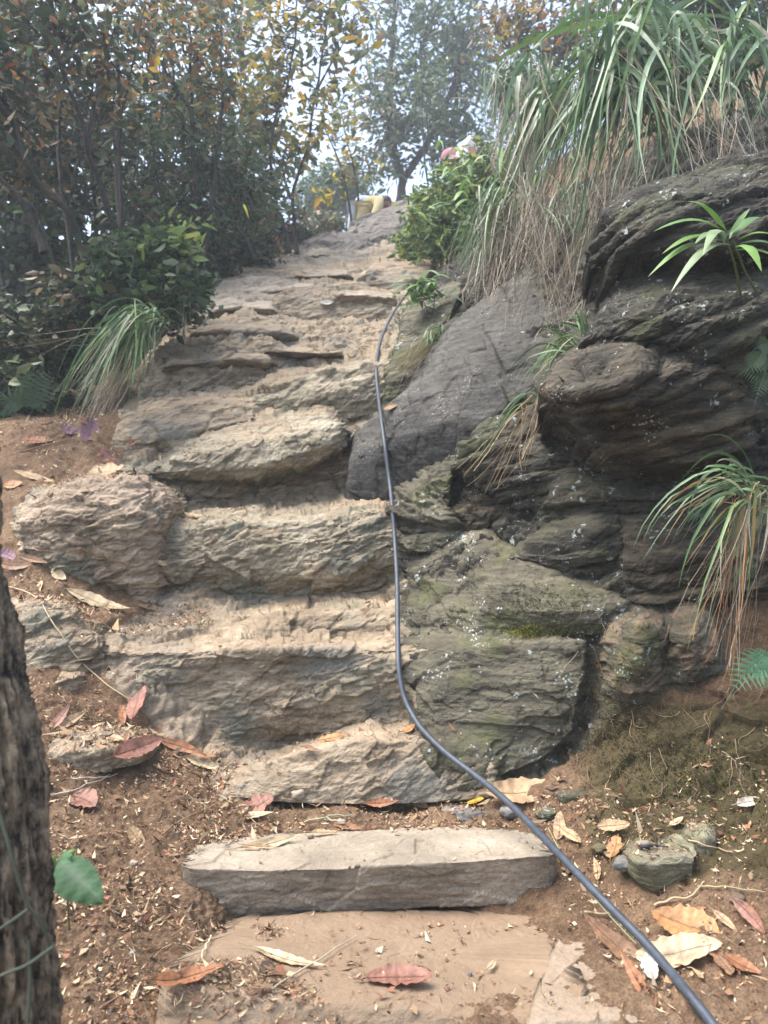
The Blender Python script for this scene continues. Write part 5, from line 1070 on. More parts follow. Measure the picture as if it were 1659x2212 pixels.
leafy_plant('plant with long broad bright green leaves growing on the right boulders', (1560, 560, 2.85),
  [((1570, 500, D), (1480, 432, D - .1), .052, g1, .1), ((1565, 498, D), (1412, 500, D - .05), .052, g1, .15), ((1575, 505, D), (1622, 448, D - .05), .057, g2, .05), ((1560, 515, D), (1505, 528, D - .1), .045, g3, .3), ((1560, 520, D), (1435, 548, D - .1), .045, g1, .15), ((1555, 530, D), (1412, 595, D - .1), .042, g1, .2), ((1580, 530, D), (1470, 625, D - .15), .042, g3, .3), ((1590, 520, D), (1665, 505, D - .1), .048, g1, .1), ((1590, 535, D), (1632, 585, D - .15), .045, (.17, .3, .07), .4), ((1600, 525, D), (1690, 545, D), .045, g2, .2), ((1575, 515, D), (1655, 470, D + .1), .045, g2, .1), ((1585, 540, D), (1700, 580, D - .05), .045, g1, .2), ((1565, 525, D), (1525, 560, D - .2), .042, g3, .5)],
  stems=[[(1600, 640, 2.95), (1590, 580, 2.85), (1565, 500, D)], [(1640, 640, 2.95), (1610, 590, 2.85), (1585, 520, D)]])
sp = []
for k in range(46):
    a = rng.uniform(-3.0, .25); r_ = rng.uniform(35, 75); bx, by = 915 + rng.normal() * 18, 640 + rng.normal() * 16
    sp.append(((bx, by, 5.75 + rng.normal() * .1), (bx + math.cos(a) * r_ * .9 - 10, by - math.sin(a) * r_ * -.45 + rng.uniform(-10, 35), 5.6 + rng.normal() * .1), .05 * rng.uniform(.7, 1.1), [g1, g2, g3, (.07, .12, .05)][k % 4], rng.uniform(.1, .35)))
leafy_plant('bright green leafy plant growing over the upper end of the cable', (925, 690, 5.8), sp, stems=[[(930, 690, 5.8), (915, 650, 5.7)], [(935, 690, 5.8), (940, 630, 5.7)]])
sp = []
for k in range(34):
    bx, by = 1040 + rng.normal() * 75, 400 + rng.normal() * 50; a = rng.uniform(-.6, 3.6); r_ = rng.uniform(28, 62)
    sp.append(((bx, by, 6.9 + rng.normal() * .3), (bx + math.cos(a) * r_, by + rng.uniform(-25, 25), 6.8 + rng.normal() * .2), .045 * rng.uniform(.7, 1.1), [g1, (.2, .31, .07), g2, (.16, .26, .06)][k % 4], rng.uniform(.1, .4)))
leafy_plant('bamboo like plant with loose light green leaves in front of the grass bank', (1090, 520, 7.), sp, stems=[[(1090, 520, 7.), (1060, 430, 6.9), (980, 350, 6.9)], [(1095, 520, 7.), (1100, 420, 6.9), (1130, 330, 6.9)], [(1080, 520, 7), (1020, 460, 6.9), (960, 430, 6.9)]])

def frond(root, pts, width, c, npin=13):
    """fern frond: curved midrib with toothed pinnae"""
    P = resample(wpts(pts), npin + 2); T = np.gradient(P, axis=0); mb = MB()
    tube(mb, P, np.linspace(.0022, .0006, len(P)), np.array(c) * .8, 5)
    view = unit(CAM - P.mean(0))
    for i in range(1, npin + 1):
        t = i / (npin + 1); wl = width * math.sin(min(1, t * 1.15 + .12) * math.pi) ** .8 * (1 - t * .35)
        for sgn in (-1, 1):
            tt = unit(T[i]); s = unit(np.cross(tt, view)) * sgn; dr = unit(s + tt * .35 + np.array([0, 0, -.12]))
            n = 6; k = np.linspace(0, 1, n); wd = wl * .27 * (1 - k ** 1.5) * (.75 + .25 * np.cos(np.arange(n) * math.pi)) + .0006
            q = P[i] + dr * (k * wl)[:, None] - np.array([0, 0, 1]) * (k ** 2 * wl * .15)[:, None]
            ribbon(mb, q, wd, np.array(c) * rng.uniform(.8, 1.2), np.array(c), side=np.cross(dr, view), fold=.1)
    return mb.build('frond', M['grass'], root)
def fern(label, base, fr, c=(.14, .28, .15)):
    root = thing('fern', W(*base), label, 'fern')
    for pts, wd in fr: frond(root, pts, wd, np.array(c) * rng.uniform(.85, 1.15))
fern('bluish green fern with toothed fronds at the right edge above the mossy bank', (1665, 1420, 2.62), [([(1668, 1412, 2.62), (1625, 1435, 2.55), (1590, 1480, 2.5), (1558, 1532, 2.48)], .085), ([(1680, 1425, 2.6), (1640, 1455, 2.53), (1600, 1450, 2.5), (1565, 1450, 2.5)], .05), ([(1690, 1440, 2.6), (1660, 1420, 2.55), (1640, 1405, 2.55), (1610, 1400, 2.55)], .06), ([(1700, 1470, 2.6), (1660, 1480, 2.5), (1630, 1495, 2.48)], .06)])
fern('dark fern hanging among the rocks at the right edge level with the biggest boulder', (1640, 790, 2.85), [([(1650, 760, 2.85), (1625, 790, 2.75), (1590, 815, 2.72)], .06), ([(1655, 800, 2.85), (1640, 840, 2.78), (1625, 890, 2.76)], .05), ([(1660, 740, 2.85), (1640, 745, 2.75), (1615, 770, 2.72)], .05), ([(1655, 820, 2.85), (1600, 790, 2.75), (1570, 780, 2.72)], .04)], (.06, .10, .05))
fern('small shaded fern fronds behind the arching grass at the right', (1560, 1180, 2.8), [([(1560, 1120, 2.85), (1500, 1100, 2.78), (1440, 1130, 2.75)], .05), ([(1600, 1160, 2.8), (1570, 1200, 2.72), (1545, 1240, 2.7)], .05), ([(1620, 1200, 2.8), (1600, 1240, 2.72), (1580, 1280, 2.7)], .05)], (.05, .10, .06))
fern('shaded fern at the far left under the thicket beside the grass tuft', (60, 880, 5.0), [([(60, 880, 5.), (90, 820, 5.), (130, 780, 4.95)], .14), ([(50, 880, 5.), (20, 860, 4.9), (-10, 890, 4.9)], .14), ([(70, 885, 5.), (60, 820, 5.), (70, 770, 5.)], .14)], (.05, .09, .05))

# ------------------------------------------------------------------ foreground tree trunk at the left
def near_tree():
    T = wpts([(-10, 2900, 1.38), (0, 2212, 1.30), (-12, 1950, 1.30), (-22, 1750, 1.31), (-50, 1550, 1.33), (-98, 1330, 1.36), (-118, 1180, 1.38), (-122, 1000, 1.4), (-150, 700, 1.45), (-220, 200, 1.5), (-320, -500, 1.6), (-380, -1100, 1.7)])
    T = resample(T, 420); n = len(T); ns = 200
    root = thing('tree', T[0], 'rough barked tree trunk in the bottom left foreground', 'tree')
    th = np.linspace(0, 2 * math.pi, ns, endpoint=False); rad = np.interp(np.linspace(0, 1, n), [0, .12, .5, 1], [.125, .090, .082, .07])
    Tn = np.gradient(T, axis=0); Tn /= np.linalg.norm(Tn, axis=1)[:, None]
    a = np.cross(Tn, (0, 1., 0)); a /= np.linalg.norm(a, axis=1)[:, None]; b = np.cross(Tn, a)
    dirs = np.cos(th)[None, :, None] * a[:, None] + np.sin(th)[None, :, None] * b[:, None]
    P = (T[:, None] + dirs * rad[:, None, None]).reshape(-1, 3)
    s = np.repeat(np.arange(n) * .0085, ns); ang = np.tile(th, n)
    q = np.stack([np.cos(ang) * 3.2, np.sin(ang) * 3.2, s * 3.2], 1)
    q = q + .25 * np.stack([pn(q * 1.3), pn(q * 1.3 + 7), pn(q * 1.3 + 13)], 1)
    d1, d2, fa = worley(q * np.array([1.7, 1.7, .75])); rg = np.abs(fbm(q * np.array([1.6, 1.6, .5]), 4, .6))
    dsp = .026 * np.clip((d2 - d1) / .28, 0, 1) ** .7 + .018 * np.clip(rg * 2.2, 0, 1) + .010 * fa + .010 * fbm(q * 5, 4, .7) - .03
    P = P + dirs.reshape(-1, 3) * dsp[:, None]
    idx = np.arange(n * ns).reshape(n, ns); nx = np.roll(idx, -1, 1)
    Q = np.stack([idx[:-1].ravel(), nx[:-1].ravel(), nx[1:].ravel(), idx[1:].ravel()], 1)
    mesh_np('trunk', P, Q, M['bark_near'], root)
    mb = MB()
    C = np.array([-2.6, 1.4, 5.4]) + rng.normal(size=(260, 3)) * (.8, .9, .5); PP, _ = sprays(C, 7, .05, .3); leaves(mb, PP, .09, pal([('green', 3), ('greygreen', 2), ('brown', 1)], len(PP)))
    for c in C[:16]: tube(mb, branch_pts(T[-1 - rng.integers(60)], c, .04), np.linspace(.02, .005, 7), (.06, .05, .04), 5)
    tag(mb.build('crown', M['leaf'], root), kind='stuff')
    for pts in ([(-5, 1745, 1.18), (20, 1830, 1.17), (55, 1950, 1.17), (95, 2000, 1.18), (112, 2060, 1.19)], [(-5, 2010, 1.17), (25, 1990, 1.16), (60, 1965, 1.17)], [(-5, 2110, 1.16), (60, 2085, 1.15), (115, 2045, 1.17)], [(60, 2212, 1.16), (66, 2120, 1.17), (62, 2030, 1.18)]):
        mb = MB(); tube(mb, resample(wpts(pts), 20), .0028, (.06, .07, .045), 6); mb.build('creeper_stem', M['litter'], root)
near_tree()

# ------------------------------------------------------------------ cable
def cable():
    pts = [(1585, 2290, 1.60), (1540, 2212, 1.66), (1470, 2125, 1.76), (1400, 2042, 1.87), (1300, 1942, 2.02), (1210, 1848, 2.24), (1160, 1795, 2.42), (1100, 1735, 2.62), (1040, 1685, 2.78), (960, 1625, 2.95), (905, 1570, 3.12), (872, 1510, 3.24), (860, 1440, 3.34), (859, 1340, 3.55), (858, 1250, 3.85), (852, 1150, 4.10), (844, 1060, 4.32), (834, 980, 4.50), (820, 880, 4.85), (811, 800, 5.35), (818, 745, 5.8), (838, 695, 6.4), (862, 655, 7.0), (880, 632, 7.4), (890, 622, 7.7)]
    P = resample(np.array(pts), 170)
    px = P.copy()
    dh = np.array([dep(x, y) for x, y, _ in P])
    tgt = np.minimum(P[:, 2], dh - .03)
    # follow the rock where it is close behind, bridge the hollows
    near = np.clip(1 - (dh - P[:, 2]) / .25, 0, 1); tgt = np.where(dh - .03 > P[:, 2], P[:, 2] * (1 - near * .6) + (dh - .03) * near * .6, tgt)
    ker = np.hanning(11)[1:-1]; ker /= ker.sum(); sm = np.convolve(np.pad(tgt, 4, 'edge'), ker, 'valid'); sm = np.minimum(sm, dh - .015)
    sm = np.convolve(np.pad(sm, 2, 'edge'), [.1, .2, .4, .2, .1], 'valid')
    Wp = np.array([W(x, y, d) for (x, y, _), d in zip(P, sm)])
    mb = MB(); tube(mb, Wp, .0120, (.1, .1, .1), 16)
    tag(mb.build('cable', M['cable'], None), 'thick blue black cable running down the whole stair to the bottom right corner', 'cable')
    mb = MB(); tube(mb, resample(wpts([(1185, 1790, 2.45), (1215, 1850, 2.22), (1300, 1960, 2.12), (1370, 2035, 2.0), (1450, 2110, 1.9), (1500, 2160, 1.86)]), 40), .0014, (.45, .5, .25), 5)
    tag(mb.build('grass_stalk', M['grass'], None), 'thin pale green dry stalk lying alongside the cable at the bottom right', 'stalk')
cable()

# ------------------------------------------------------------------ fallen leaves
LC = {'red': (.27, .125, .085), 'rust': (.30, .13, .06), 'orange': (.38, .19, .075), 'tan': (.42, .28, .155), 'pale': (.50, .38, .23), 'purple': (.24, .13, .16), 'brown': (.26, .14, .075), 'yellow': (.62, .36, .04), 'grey': (.50, .43, .34), 'dark': (.12, .065, .045), 'white': (.50, .46, .40)}
def fallen(label, px, py, L, Wd, ang, colr, kind='oval', curl=.25, lift=.012, tilt=0, fold=.2, seed=0, stem=.18):
    """L, Wd in frame units; ang = direction of the tip in the frame (degrees, anticlockwise from right); seated on what lies below"""
    h = hit(px, py)
    if h is None: return
    loc, nor, ob = h; d = proj(loc)[2]; k = d / F
    if nor[2] < .15: nor = unit(nor + np.array([0, 0, .4]))
    nor = unit(nor * .6 + unit(CAM - loc) * .25 + np.array([0, 0, .35]))
    # axis in the leaf plane that shows in the given direction
    a = math.radians(ang); scr = RT * math.cos(a) + UP * math.sin(a); v = unit(loc - CAM)
    pln = np.cross(np.cross(scr, v), nor); ax = unit(pln); 
    if ax @ scr < 0: ax = -ax
    fore = max(.33, np.linalg.norm(ax - v * (ax @ v)))
    ln = L * k / fore; sd = unit(np.cross(nor, ax)); fs = max(.33, np.linalg.norm(sd - v * (sd @ v))); wd = Wd * k / fs
    wd = min(wd, ln * .75)
    r = np.random.default_rng(seed * 17 + int(px + py)); nl, nw = 26, 11
    t = np.linspace(0, 1, nl); s = np.linspace(-1, 1, nw)
    if kind == 'oval': prof = np.sin(t ** .85 * math.pi) ** .75
    elif kind == 'lobed': prof = np.sin(t ** .9 * math.pi) ** .7 * (1 + .03 * np.sin(t * 2 * math.pi * 9))
    elif kind == 'lance': prof = np.sin(t ** .8 * math.pi) ** 1.1
    elif kind == 'maple': prof = np.sin(t ** .9 * math.pi) ** .5 * (.55 + .45 * np.abs(np.sin(t * math.pi * 2.5 + .4)) ** .6)
    else: prof = np.sin(t * math.pi) ** .6
    prof = np.maximum(prof, .02) * (1 + .05 * r.normal(size=nl))
    c1, c2, c3 = r.uniform(.4, 1) * curl, r.uniform(-1, 1) * curl, r.uniform(.5, 1.2)
    X = (t[:, None] - .5) * ln + 0 * s[None]; Y = s[None] * prof[:, None] * wd / 2
    Y = Y + .10 * wd * np.sin(t * math.pi * c3 * 1.3 + r.uniform(0, 6))[:, None]
    Z = c1 * ln * (t[:, None] - .5) ** 2 * 1.2 + fold * wd * .6 * np.abs(s[None]) ** 1.6 * prof[:, None] + c2 * wd * .35 * s[None] * (t[:, None] - .3)
    Z = Z + (.03 * wd * np.sin(t * 2 * math.pi * 6 + 1))[:, None] * np.abs(s[None]) ** 2 * prof[:, None] + .012 * wd * r.normal(size=(nl, nw))
    Z = Z - Z.min()
    C = loc + nor * lift
    V = C + X[..., None] * ax + Y[..., None] * sd + Z[..., None] * nor
    V = V.reshape(-1, 3); idx = np.arange(nl * nw).reshape(nl, nw)
    Q = np.stack([idx[:-1, :-1].ravel(), idx[:-1, 1:].ravel(), idx[1:, 1:].ravel(), idx[1:, :-1].ravel()], 1)
    col = np.array(LC[colr]); shade = np.ones((nl, nw))
    vein = np.abs(((t[:, None] * 9 - np.abs(s[None]) * 2.2) % 1) - .5) < .08; shade[vein] *= .8; shade[:, nw // 2] *= .72
    for _ in range(5):
        u0, s0 = r.random(), r.uniform(-1, 1); shade *= 1 - .4 * np.exp(-(((t[:, None] - u0) / .08) ** 2 + ((s[None] - s0) / .3) ** 2))
    shade *= 1 + .12 * r.normal(size=(nl, 1))
    mb = MB(); mb.add(V, Q, col * shade.reshape(-1, 1))
    root = thing('fallen_leaf', C, label, 'leaf')
    mb.build('leaf_blade', M['dry_leaf'], root)
    mb = MB(); p0 = V.reshape(nl, nw, 3)[0, nw // 2]; mid = V.reshape(nl, nw, 3)[:, nw // 2] + nor * .0006
    tube(mb, np.concatenate([[p0 - ax * ln * stem + nor * .002], [p0 - ax * ln * stem * .5], mid[:-3]]), np.linspace(.0016, .0006, nl - 1), col * .6, 5)
    mb.build('stalk', M['dry_leaf'], root)
FL = [
 ('big brown leaf with a wavy edge lying under the cable behind the cut stone step', 1130, 1712, 165, 52, 8, 'tan', 'lobed', .35, 3),
 ('small bright yellow leaf beside the cable behind the cut stone step', 1002, 1732, 36, 18, 170, 'yellow', 'oval', .3, 1),
 ('second yellow leaf touching the cable, right of the first yellow one', 1030, 1738, 36, 16, 10, 'yellow', 'oval', .3, 2),
 ('long thin reddish brown leaf at the foot of the rock ledge', 825, 1735, 78, 18, 5, 'rust', 'lance', .3, 3),
 ('pale narrow leaf just right of the thin reddish leaf at the ledge foot', 905, 1740, 50, 14, 160, 'tan', 'lance', .2, 4),
 ('reddish purple crumpled leaf in the litter below the rock ledge', 555, 1745, 78, 40, 20, 'red', 'maple', .3, 5),
 ('pale folded leaf under the purple crumpled leaf', 550, 1766, 85, 14, 5, 'pale', 'lance', .1, 6),
 ('round dusty red leaf on the litter right of the tree trunk', 180, 1738, 62, 50, -25, 'red', 'oval', .2, 7),
 ('long cream coloured leaf lying along the back of the cut stone step', 585, 1822, 135, 22, 12, 'pale', 'lance', .25, 8),
 ('thin pale leaf crossing under the long cream leaf on the cut stone step', 560, 1830, 70, 10, -4, 'tan', 'lance', .1, 9),
 ('orange tan curled leaf on the litter left of the cut stone step', 293, 1812, 55, 28, -40, 'tan', 'oval', .3, 10),
 ('narrow brown leaf on the back edge of the cut stone step under a green twig', 752, 1790, 70, 14, -8, 'rust', 'lance', .3, 11),
 ('slim pale curled leaf beside the narrow brown leaf on the cut stone step', 700, 1805, 60, 10, 4, 'tan', 'lance', .2, 12),
 ('upright reddish brown leaf leaning against the high rough rock step', 298, 1515, 92, 36, 85, 'red', 'oval', .3, 13),
 ('narrow orange brown leaf standing left of the upright reddish leaf', 264, 1545, 58, 16, 100, 'rust', 'lance', .3, 14),
 ('dark red slim leaf among the litter at the left below the half buried stone', 130, 1555, 75, 18, 48, 'red', 'lance', .2, 15),
 ('tan slim leaf lying beside the dark red slim leaf', 155, 1560, 75, 18, 32, 'tan', 'lance', .2, 16),
 ('big pinkish red curled leaf in the middle of the left litter', 295, 1620, 105, 42, 25, 'red', 'lobed', .3, 17),
 ('small brown leaf curled over the big pinkish red leaf', 265, 1608, 40, 22, 60, 'brown', 'oval', .4, 18),
 ('small pale leaf above the big pinkish red leaf', 250, 1600, 36, 14, -10, 'tan', 'oval', .2, 19),
 ('long tan leaf pointing down right below the big rough step', 440, 1655, 92, 20, -22, 'pale', 'lance', .3, 20),
 ('long rusty leaf stretched along the left end of the rock ledge', 395, 1618, 110, 22, -20, 'rust', 'lance', .3, 21),
 ('second rusty leaf lying right under the long rusty leaf', 430, 1638, 90, 14, -4, 'rust', 'lance', .25, 22),
 ('orange brown leaf on the dusty tread left of the cable', 720, 1600, 70, 18, 14, 'orange', 'lance', .3, 23),
 ('small brown leaf tip on the top of the rock ledge', 672, 1620, 34, 10, -10, 'brown', 'oval', .3, 24),
 ('little orange leaf tucked behind the cable at the big rough step', 884, 1580, 34, 14, 25, 'orange', 'oval', .3, 25),
 ('long cream leaf on the litter between the two left boulders', 215, 1305, 145, 26, -15, 'pale', 'lance', .3, 26),
 ('tan leaf overlapping the right end of the long cream leaf', 330, 1318, 75, 12, -10, 'tan', 'lance', .2, 27),
 ('pale curled leaf on the litter under the weathered layered boulder', 130, 1245, 36, 22, -35, 'pale', 'oval', .3, 28),
 ('dark brown curled leaf at the left edge beside the trunk', 30, 1222, 80, 22, -5, 'brown', 'oval', .5, 29),
 ('purplish leaf at the left edge above the dark brown curled leaf', 12, 1202, 45, 22, 160, 'purple', 'oval', .3, 30),
 ('thin brown rolled leaf right of the purplish leaf at the left edge', 78, 1210, 62, 14, -18, 'brown', 'lance', .5, 31),
 ('large tan leaf propped on the tip of the pale yellowish ledge', 235, 1025, 82, 34, 15, 'tan', 'maple', .3, 32),
 ('rose brown leaf lying on soil above the large tan leaf', 232, 990, 48, 30, -30, 'red', 'oval', .2, 33),
 ('violet star shaped leaf on the soil below the long grass tuft', 190, 935, 52, 44, 80, 'purple', 'maple', .3, 34),
 ('violet leaf lying just left of the star shaped leaf', 152, 932, 42, 20, -20, 'purple', 'maple', .3, 35),
 ('bright salmon red leaf on the red soil at the left', 82, 956, 60, 16, -3, 'rust', 'oval', .2, 36),
 ('long thin tan leaf on the soil left of the large tan leaf', 78, 1035, 92, 14, -14, 'tan', 'lance', .15, 37),
 ('small peach coloured leaf at the left edge below the long thin tan leaf', 30, 1050, 40, 18, 10, 'orange', 'oval', .3, 38),
 ('dark red little leaf on the banded rock', 288, 958, 20, 16, 30, 'rust', 'oval', .3, 39),
 ('pale leaf fragment on the lip of the blocky layered rock', 422, 1118, 46, 10, -8, 'tan', 'lance', .3, 40),
 ('cream leaf bit caught on the front of the blocky layered rock', 345, 1220, 26, 12, -10, 'pale', 'oval', .3, 41),
 ('rusty red leaf on the path under the far shrubs', 498, 598, 26, 14, 20, 'rust', 'maple', .4, 42),
 ('tan leaf on the upper path right of the rusty red leaf', 644, 596, 34, 14, 5, 'tan', 'oval', .4, 43),
 ('small white pink leaf on the hollow grey rock step', 705, 655, 30, 10, 0, 'white', 'oval', .4, 44),
 ('large orange brown leaf with dark holes near the bottom right corner', 1480, 2010, 135, 72, 155, 'orange', 'lobed', .25, 45),
 ('large pale tan leaf with a wavy edge under the orange brown one', 1470, 2062, 185, 62, 4, 'pale', 'lobed', .2, 46),
 ('long rolled brown leaf pointing down at the edge of the dusty slab', 1325, 2050, 175, 40, 138, 'brown', 'lance', .5, 47),
 ('lower curled brown leaf under the long rolled leaf by the cable', 1375, 2115, 110, 26, 122, 'rust', 'lance', .5, 48),
 ('whitish grey leaf beside the rolled brown leaf under the cable', 1410, 2095, 62, 34, 100, 'white', 'oval', .3, 49),
 ('reddish brown leaf at the right edge above the dark flat stone', 1625, 1985, 85, 28, -48, 'red', 'oval', .3, 50),
 ('narrow tan leaf left of the reddish leaf at the right edge', 1570, 1998, 60, 16, -42, 'tan', 'lance', .3, 51),
 ('rusty curled leaf on the right of the large pale tan leaf', 1600, 2095, 75, 26, -30, 'rust', 'lance', .3, 52),
 ('crumpled brown leaf beneath the rusty curled leaf', 1560, 2085, 60, 34, -60, 'brown', 'maple', .3, 53),
 ('red brown leaf with torn edge lying on the dusty slab at the very bottom', 862, 2125, 145, 38, 5, 'red', 'lobed', .2, 54),
 ('brown pointed leaf curled up on the bottom left soil', 405, 2120, 150, 34, 10, 'rust', 'maple', .4, 55),
 ('long dry straw coloured leaf on the soil at the bottom centre left', 620, 2080, 165, 20, -14, 'pale', 'lance', .2, 56),
 ('pale brown twisted leaf in the litter right of the cable', 1210, 1790, 60, 26, 80, 'tan', 'lobed', .4, 57),
 ('tan leaf pointing down below the twisted one', 1240, 1812, 50, 20, -40, 'tan', 'oval', .3, 58),
 ('light tan oval leaf among pebbles right of the cable', 1325, 1788, 70, 24, 10, 'tan', 'lobed', .2, 59),
 ('bright orange torn leaf above the small dark stone', 1330, 1838, 46, 34, 80, 'orange', 'maple', .3, 60),
 ('little cream leaf on the mossy bank', 1465, 1780, 34, 12, 35, 'pale', 'oval', .2, 61),
 ('narrow tan upright leaf near the olive stone', 1292, 1885, 48, 16, 100, 'tan', 'lance', .3, 62),
 ('grey curled leaf on the dark mossy bank at the right edge', 1620, 1735, 60, 20, 15, 'grey', 'oval', .5, 63),
 ('small cream leaf bit on the dusty slab', 1065, 2088, 30, 12, 40, 'pale', 'lance', .3, 64),
 ('orange stained leaf at the cable where it passes the folded ledge', 845, 885, 34, 8, 20, 'orange', 'lance', .2, 65),
]
for k, (lab, x, y, L, Wd, a, c, kd, cu, sd) in enumerate(FL): fallen(lab, x, y, L, Wd, a, c, kd, cu, seed=sd)

# ------------------------------------------------------------------ pebbles that stand out
def pebble(label, px, py, r_, m, flat=.7, seed=1):
    h = hit(px, py)
    if not h: return
    loc = h[0]; rr = r_ * proj(loc)[2] / F
    n = 26; th = np.linspace(0, 2 * math.pi, n, endpoint=False); ph = np.linspace(-math.pi / 2, math.pi / 2, 15)
    D_ = np.stack([np.cos(ph)[:, None] * np.cos(th)[None], np.cos(ph)[:, None] * np.sin(th)[None], np.sin(ph)[:, None] + 0 * th[None]], 2).reshape(-1, 3)
    f = 1 + .28 * pn(D_ * 1.1 + seed * 5) + .08 * fbm(D_ * 4 + seed, 3); _, _, fa = worley(D_ * 1.2 + seed * 3); f = f + .18 * fa
    V = loc + D_ * f[:, None] * rr * np.array([1.15, .95, flat]) + np.array([0, 0, rr * flat * .45])
    idx = np.arange(15 * n).reshape(15, n); nx = np.roll(idx, -1, 1)
    Q = np.stack([idx[:-1].ravel(), nx[:-1].ravel(), nx[1:].ravel(), idx[1:].ravel()], 1)
    tag(mesh_np('pebble', V, Q, M[m]), label, 'pebble')
pebble('rounded brown white pebble at the foot of the rock ledge', 645, 1722, 13, 'slab', .8, 1)
pebble('pale pebble on the left end of the cut stone step', 289, 1868, 8, 'slab', .8, 2)
pebble('smooth dark grey stone left of the olive stone', 1350, 1872, 20, 'pebble', .7, 3)
pebble('cream white pebble above the dark grey stone', 1388, 1828, 14, 'slab', .6, 4)
pebble('white crumbly pebble right of the cable beside the twisted leaf', 1232, 1802, 9, 'slab', .8, 5)
pebble('rusty brown pebble in the litter behind the cable', 1298, 1838, 16, 'rock_orange', .6, 6)
pebble('dull brown pebble right of the rusty one', 1322, 1850, 13, 'rock_orange', .6, 7)
pebble('dark grey chip of stone behind the big brown leaf', 1105, 1758, 22, 'pebble', .6, 8)
pebble('tan grey stone between cable and the twisted leaf', 1180, 1765, 20, 'rock_side', .6, 9)
pebble('pinkish stone at the right edge above the reddish leaf', 1590, 1945, 14, 'rock_orange', .7, 10)
pebble('small brown pebble on the litter at the left of the ledge', 230, 1665, 12, 'rock_grey', .7, 11)
pebble('small tan pebble by the back edge of the cut stone step', 737, 1778, 8, 'slab', .8, 12)
pebble('small reddish pebble on the back of the cut stone step', 672, 1812, 6, 'rock_orange', .8, 13)
pebble('tiny black pebble on the dusty slab', 1015, 2107, 5, 'pebble', .8, 14)

# ------------------------------------------------------------------ leaf litter (countless chips), straws, soil crumbs
LITTER = [  # polygon, weight of chips
 ([(-60, 1150), (60, 1200), (290, 1290), (420, 1310), (470, 1345), (380, 1375), (200, 1370), (90, 1300), (-60, 1290)], 1.0),
 ([(60, 1460), (250, 1440), (330, 1560), (330, 1620), (520, 1650), (500, 1720), (1100, 1725), (1230, 1790), (1120, 1790), (600, 1800), (400, 1850), (60, 1860), (60, 1460)], 1.0),
 ([(90, 1850), (300, 1880), (480, 1990), (620, 2010), (560, 2060), (760, 2212), (760, 2300), (90, 2300)], .95),
 ([(1180, 1720), (1500, 1740), (1700, 1800), (1750, 2300), (1450, 2300), (1400, 2150), (1230, 2010), (1215, 1880), (1100, 1740)], .75),
 ([(-80, 900), (200, 870), (260, 930), (480, 960), (240, 1060), (-80, 1130)], .35),
 ([(440, 600), (640, 575), (650, 560), (560, 540), (430, 590)], .35),
 ([(-60, 1290), (200, 1370), (240, 1480), (60, 1460), (-60, 1400)], .25),
 ([(330, 1560), (900, 1560), (1100, 1600), (1000, 1640), (520, 1640)], .12),
 ([(380, 2000), (1250, 1990), (1300, 2212), (600, 2212)], .08),
 ([(1250, 1560), (1700, 1560), (1700, 1800), (1400, 1760), (1180, 1720)], .25),
 ([(350, 1090), (880, 1060), (860, 1120), (380, 1120)], .15), ([(350, 1290), (880, 1270), (860, 1305), (380, 1320)], .2),
]
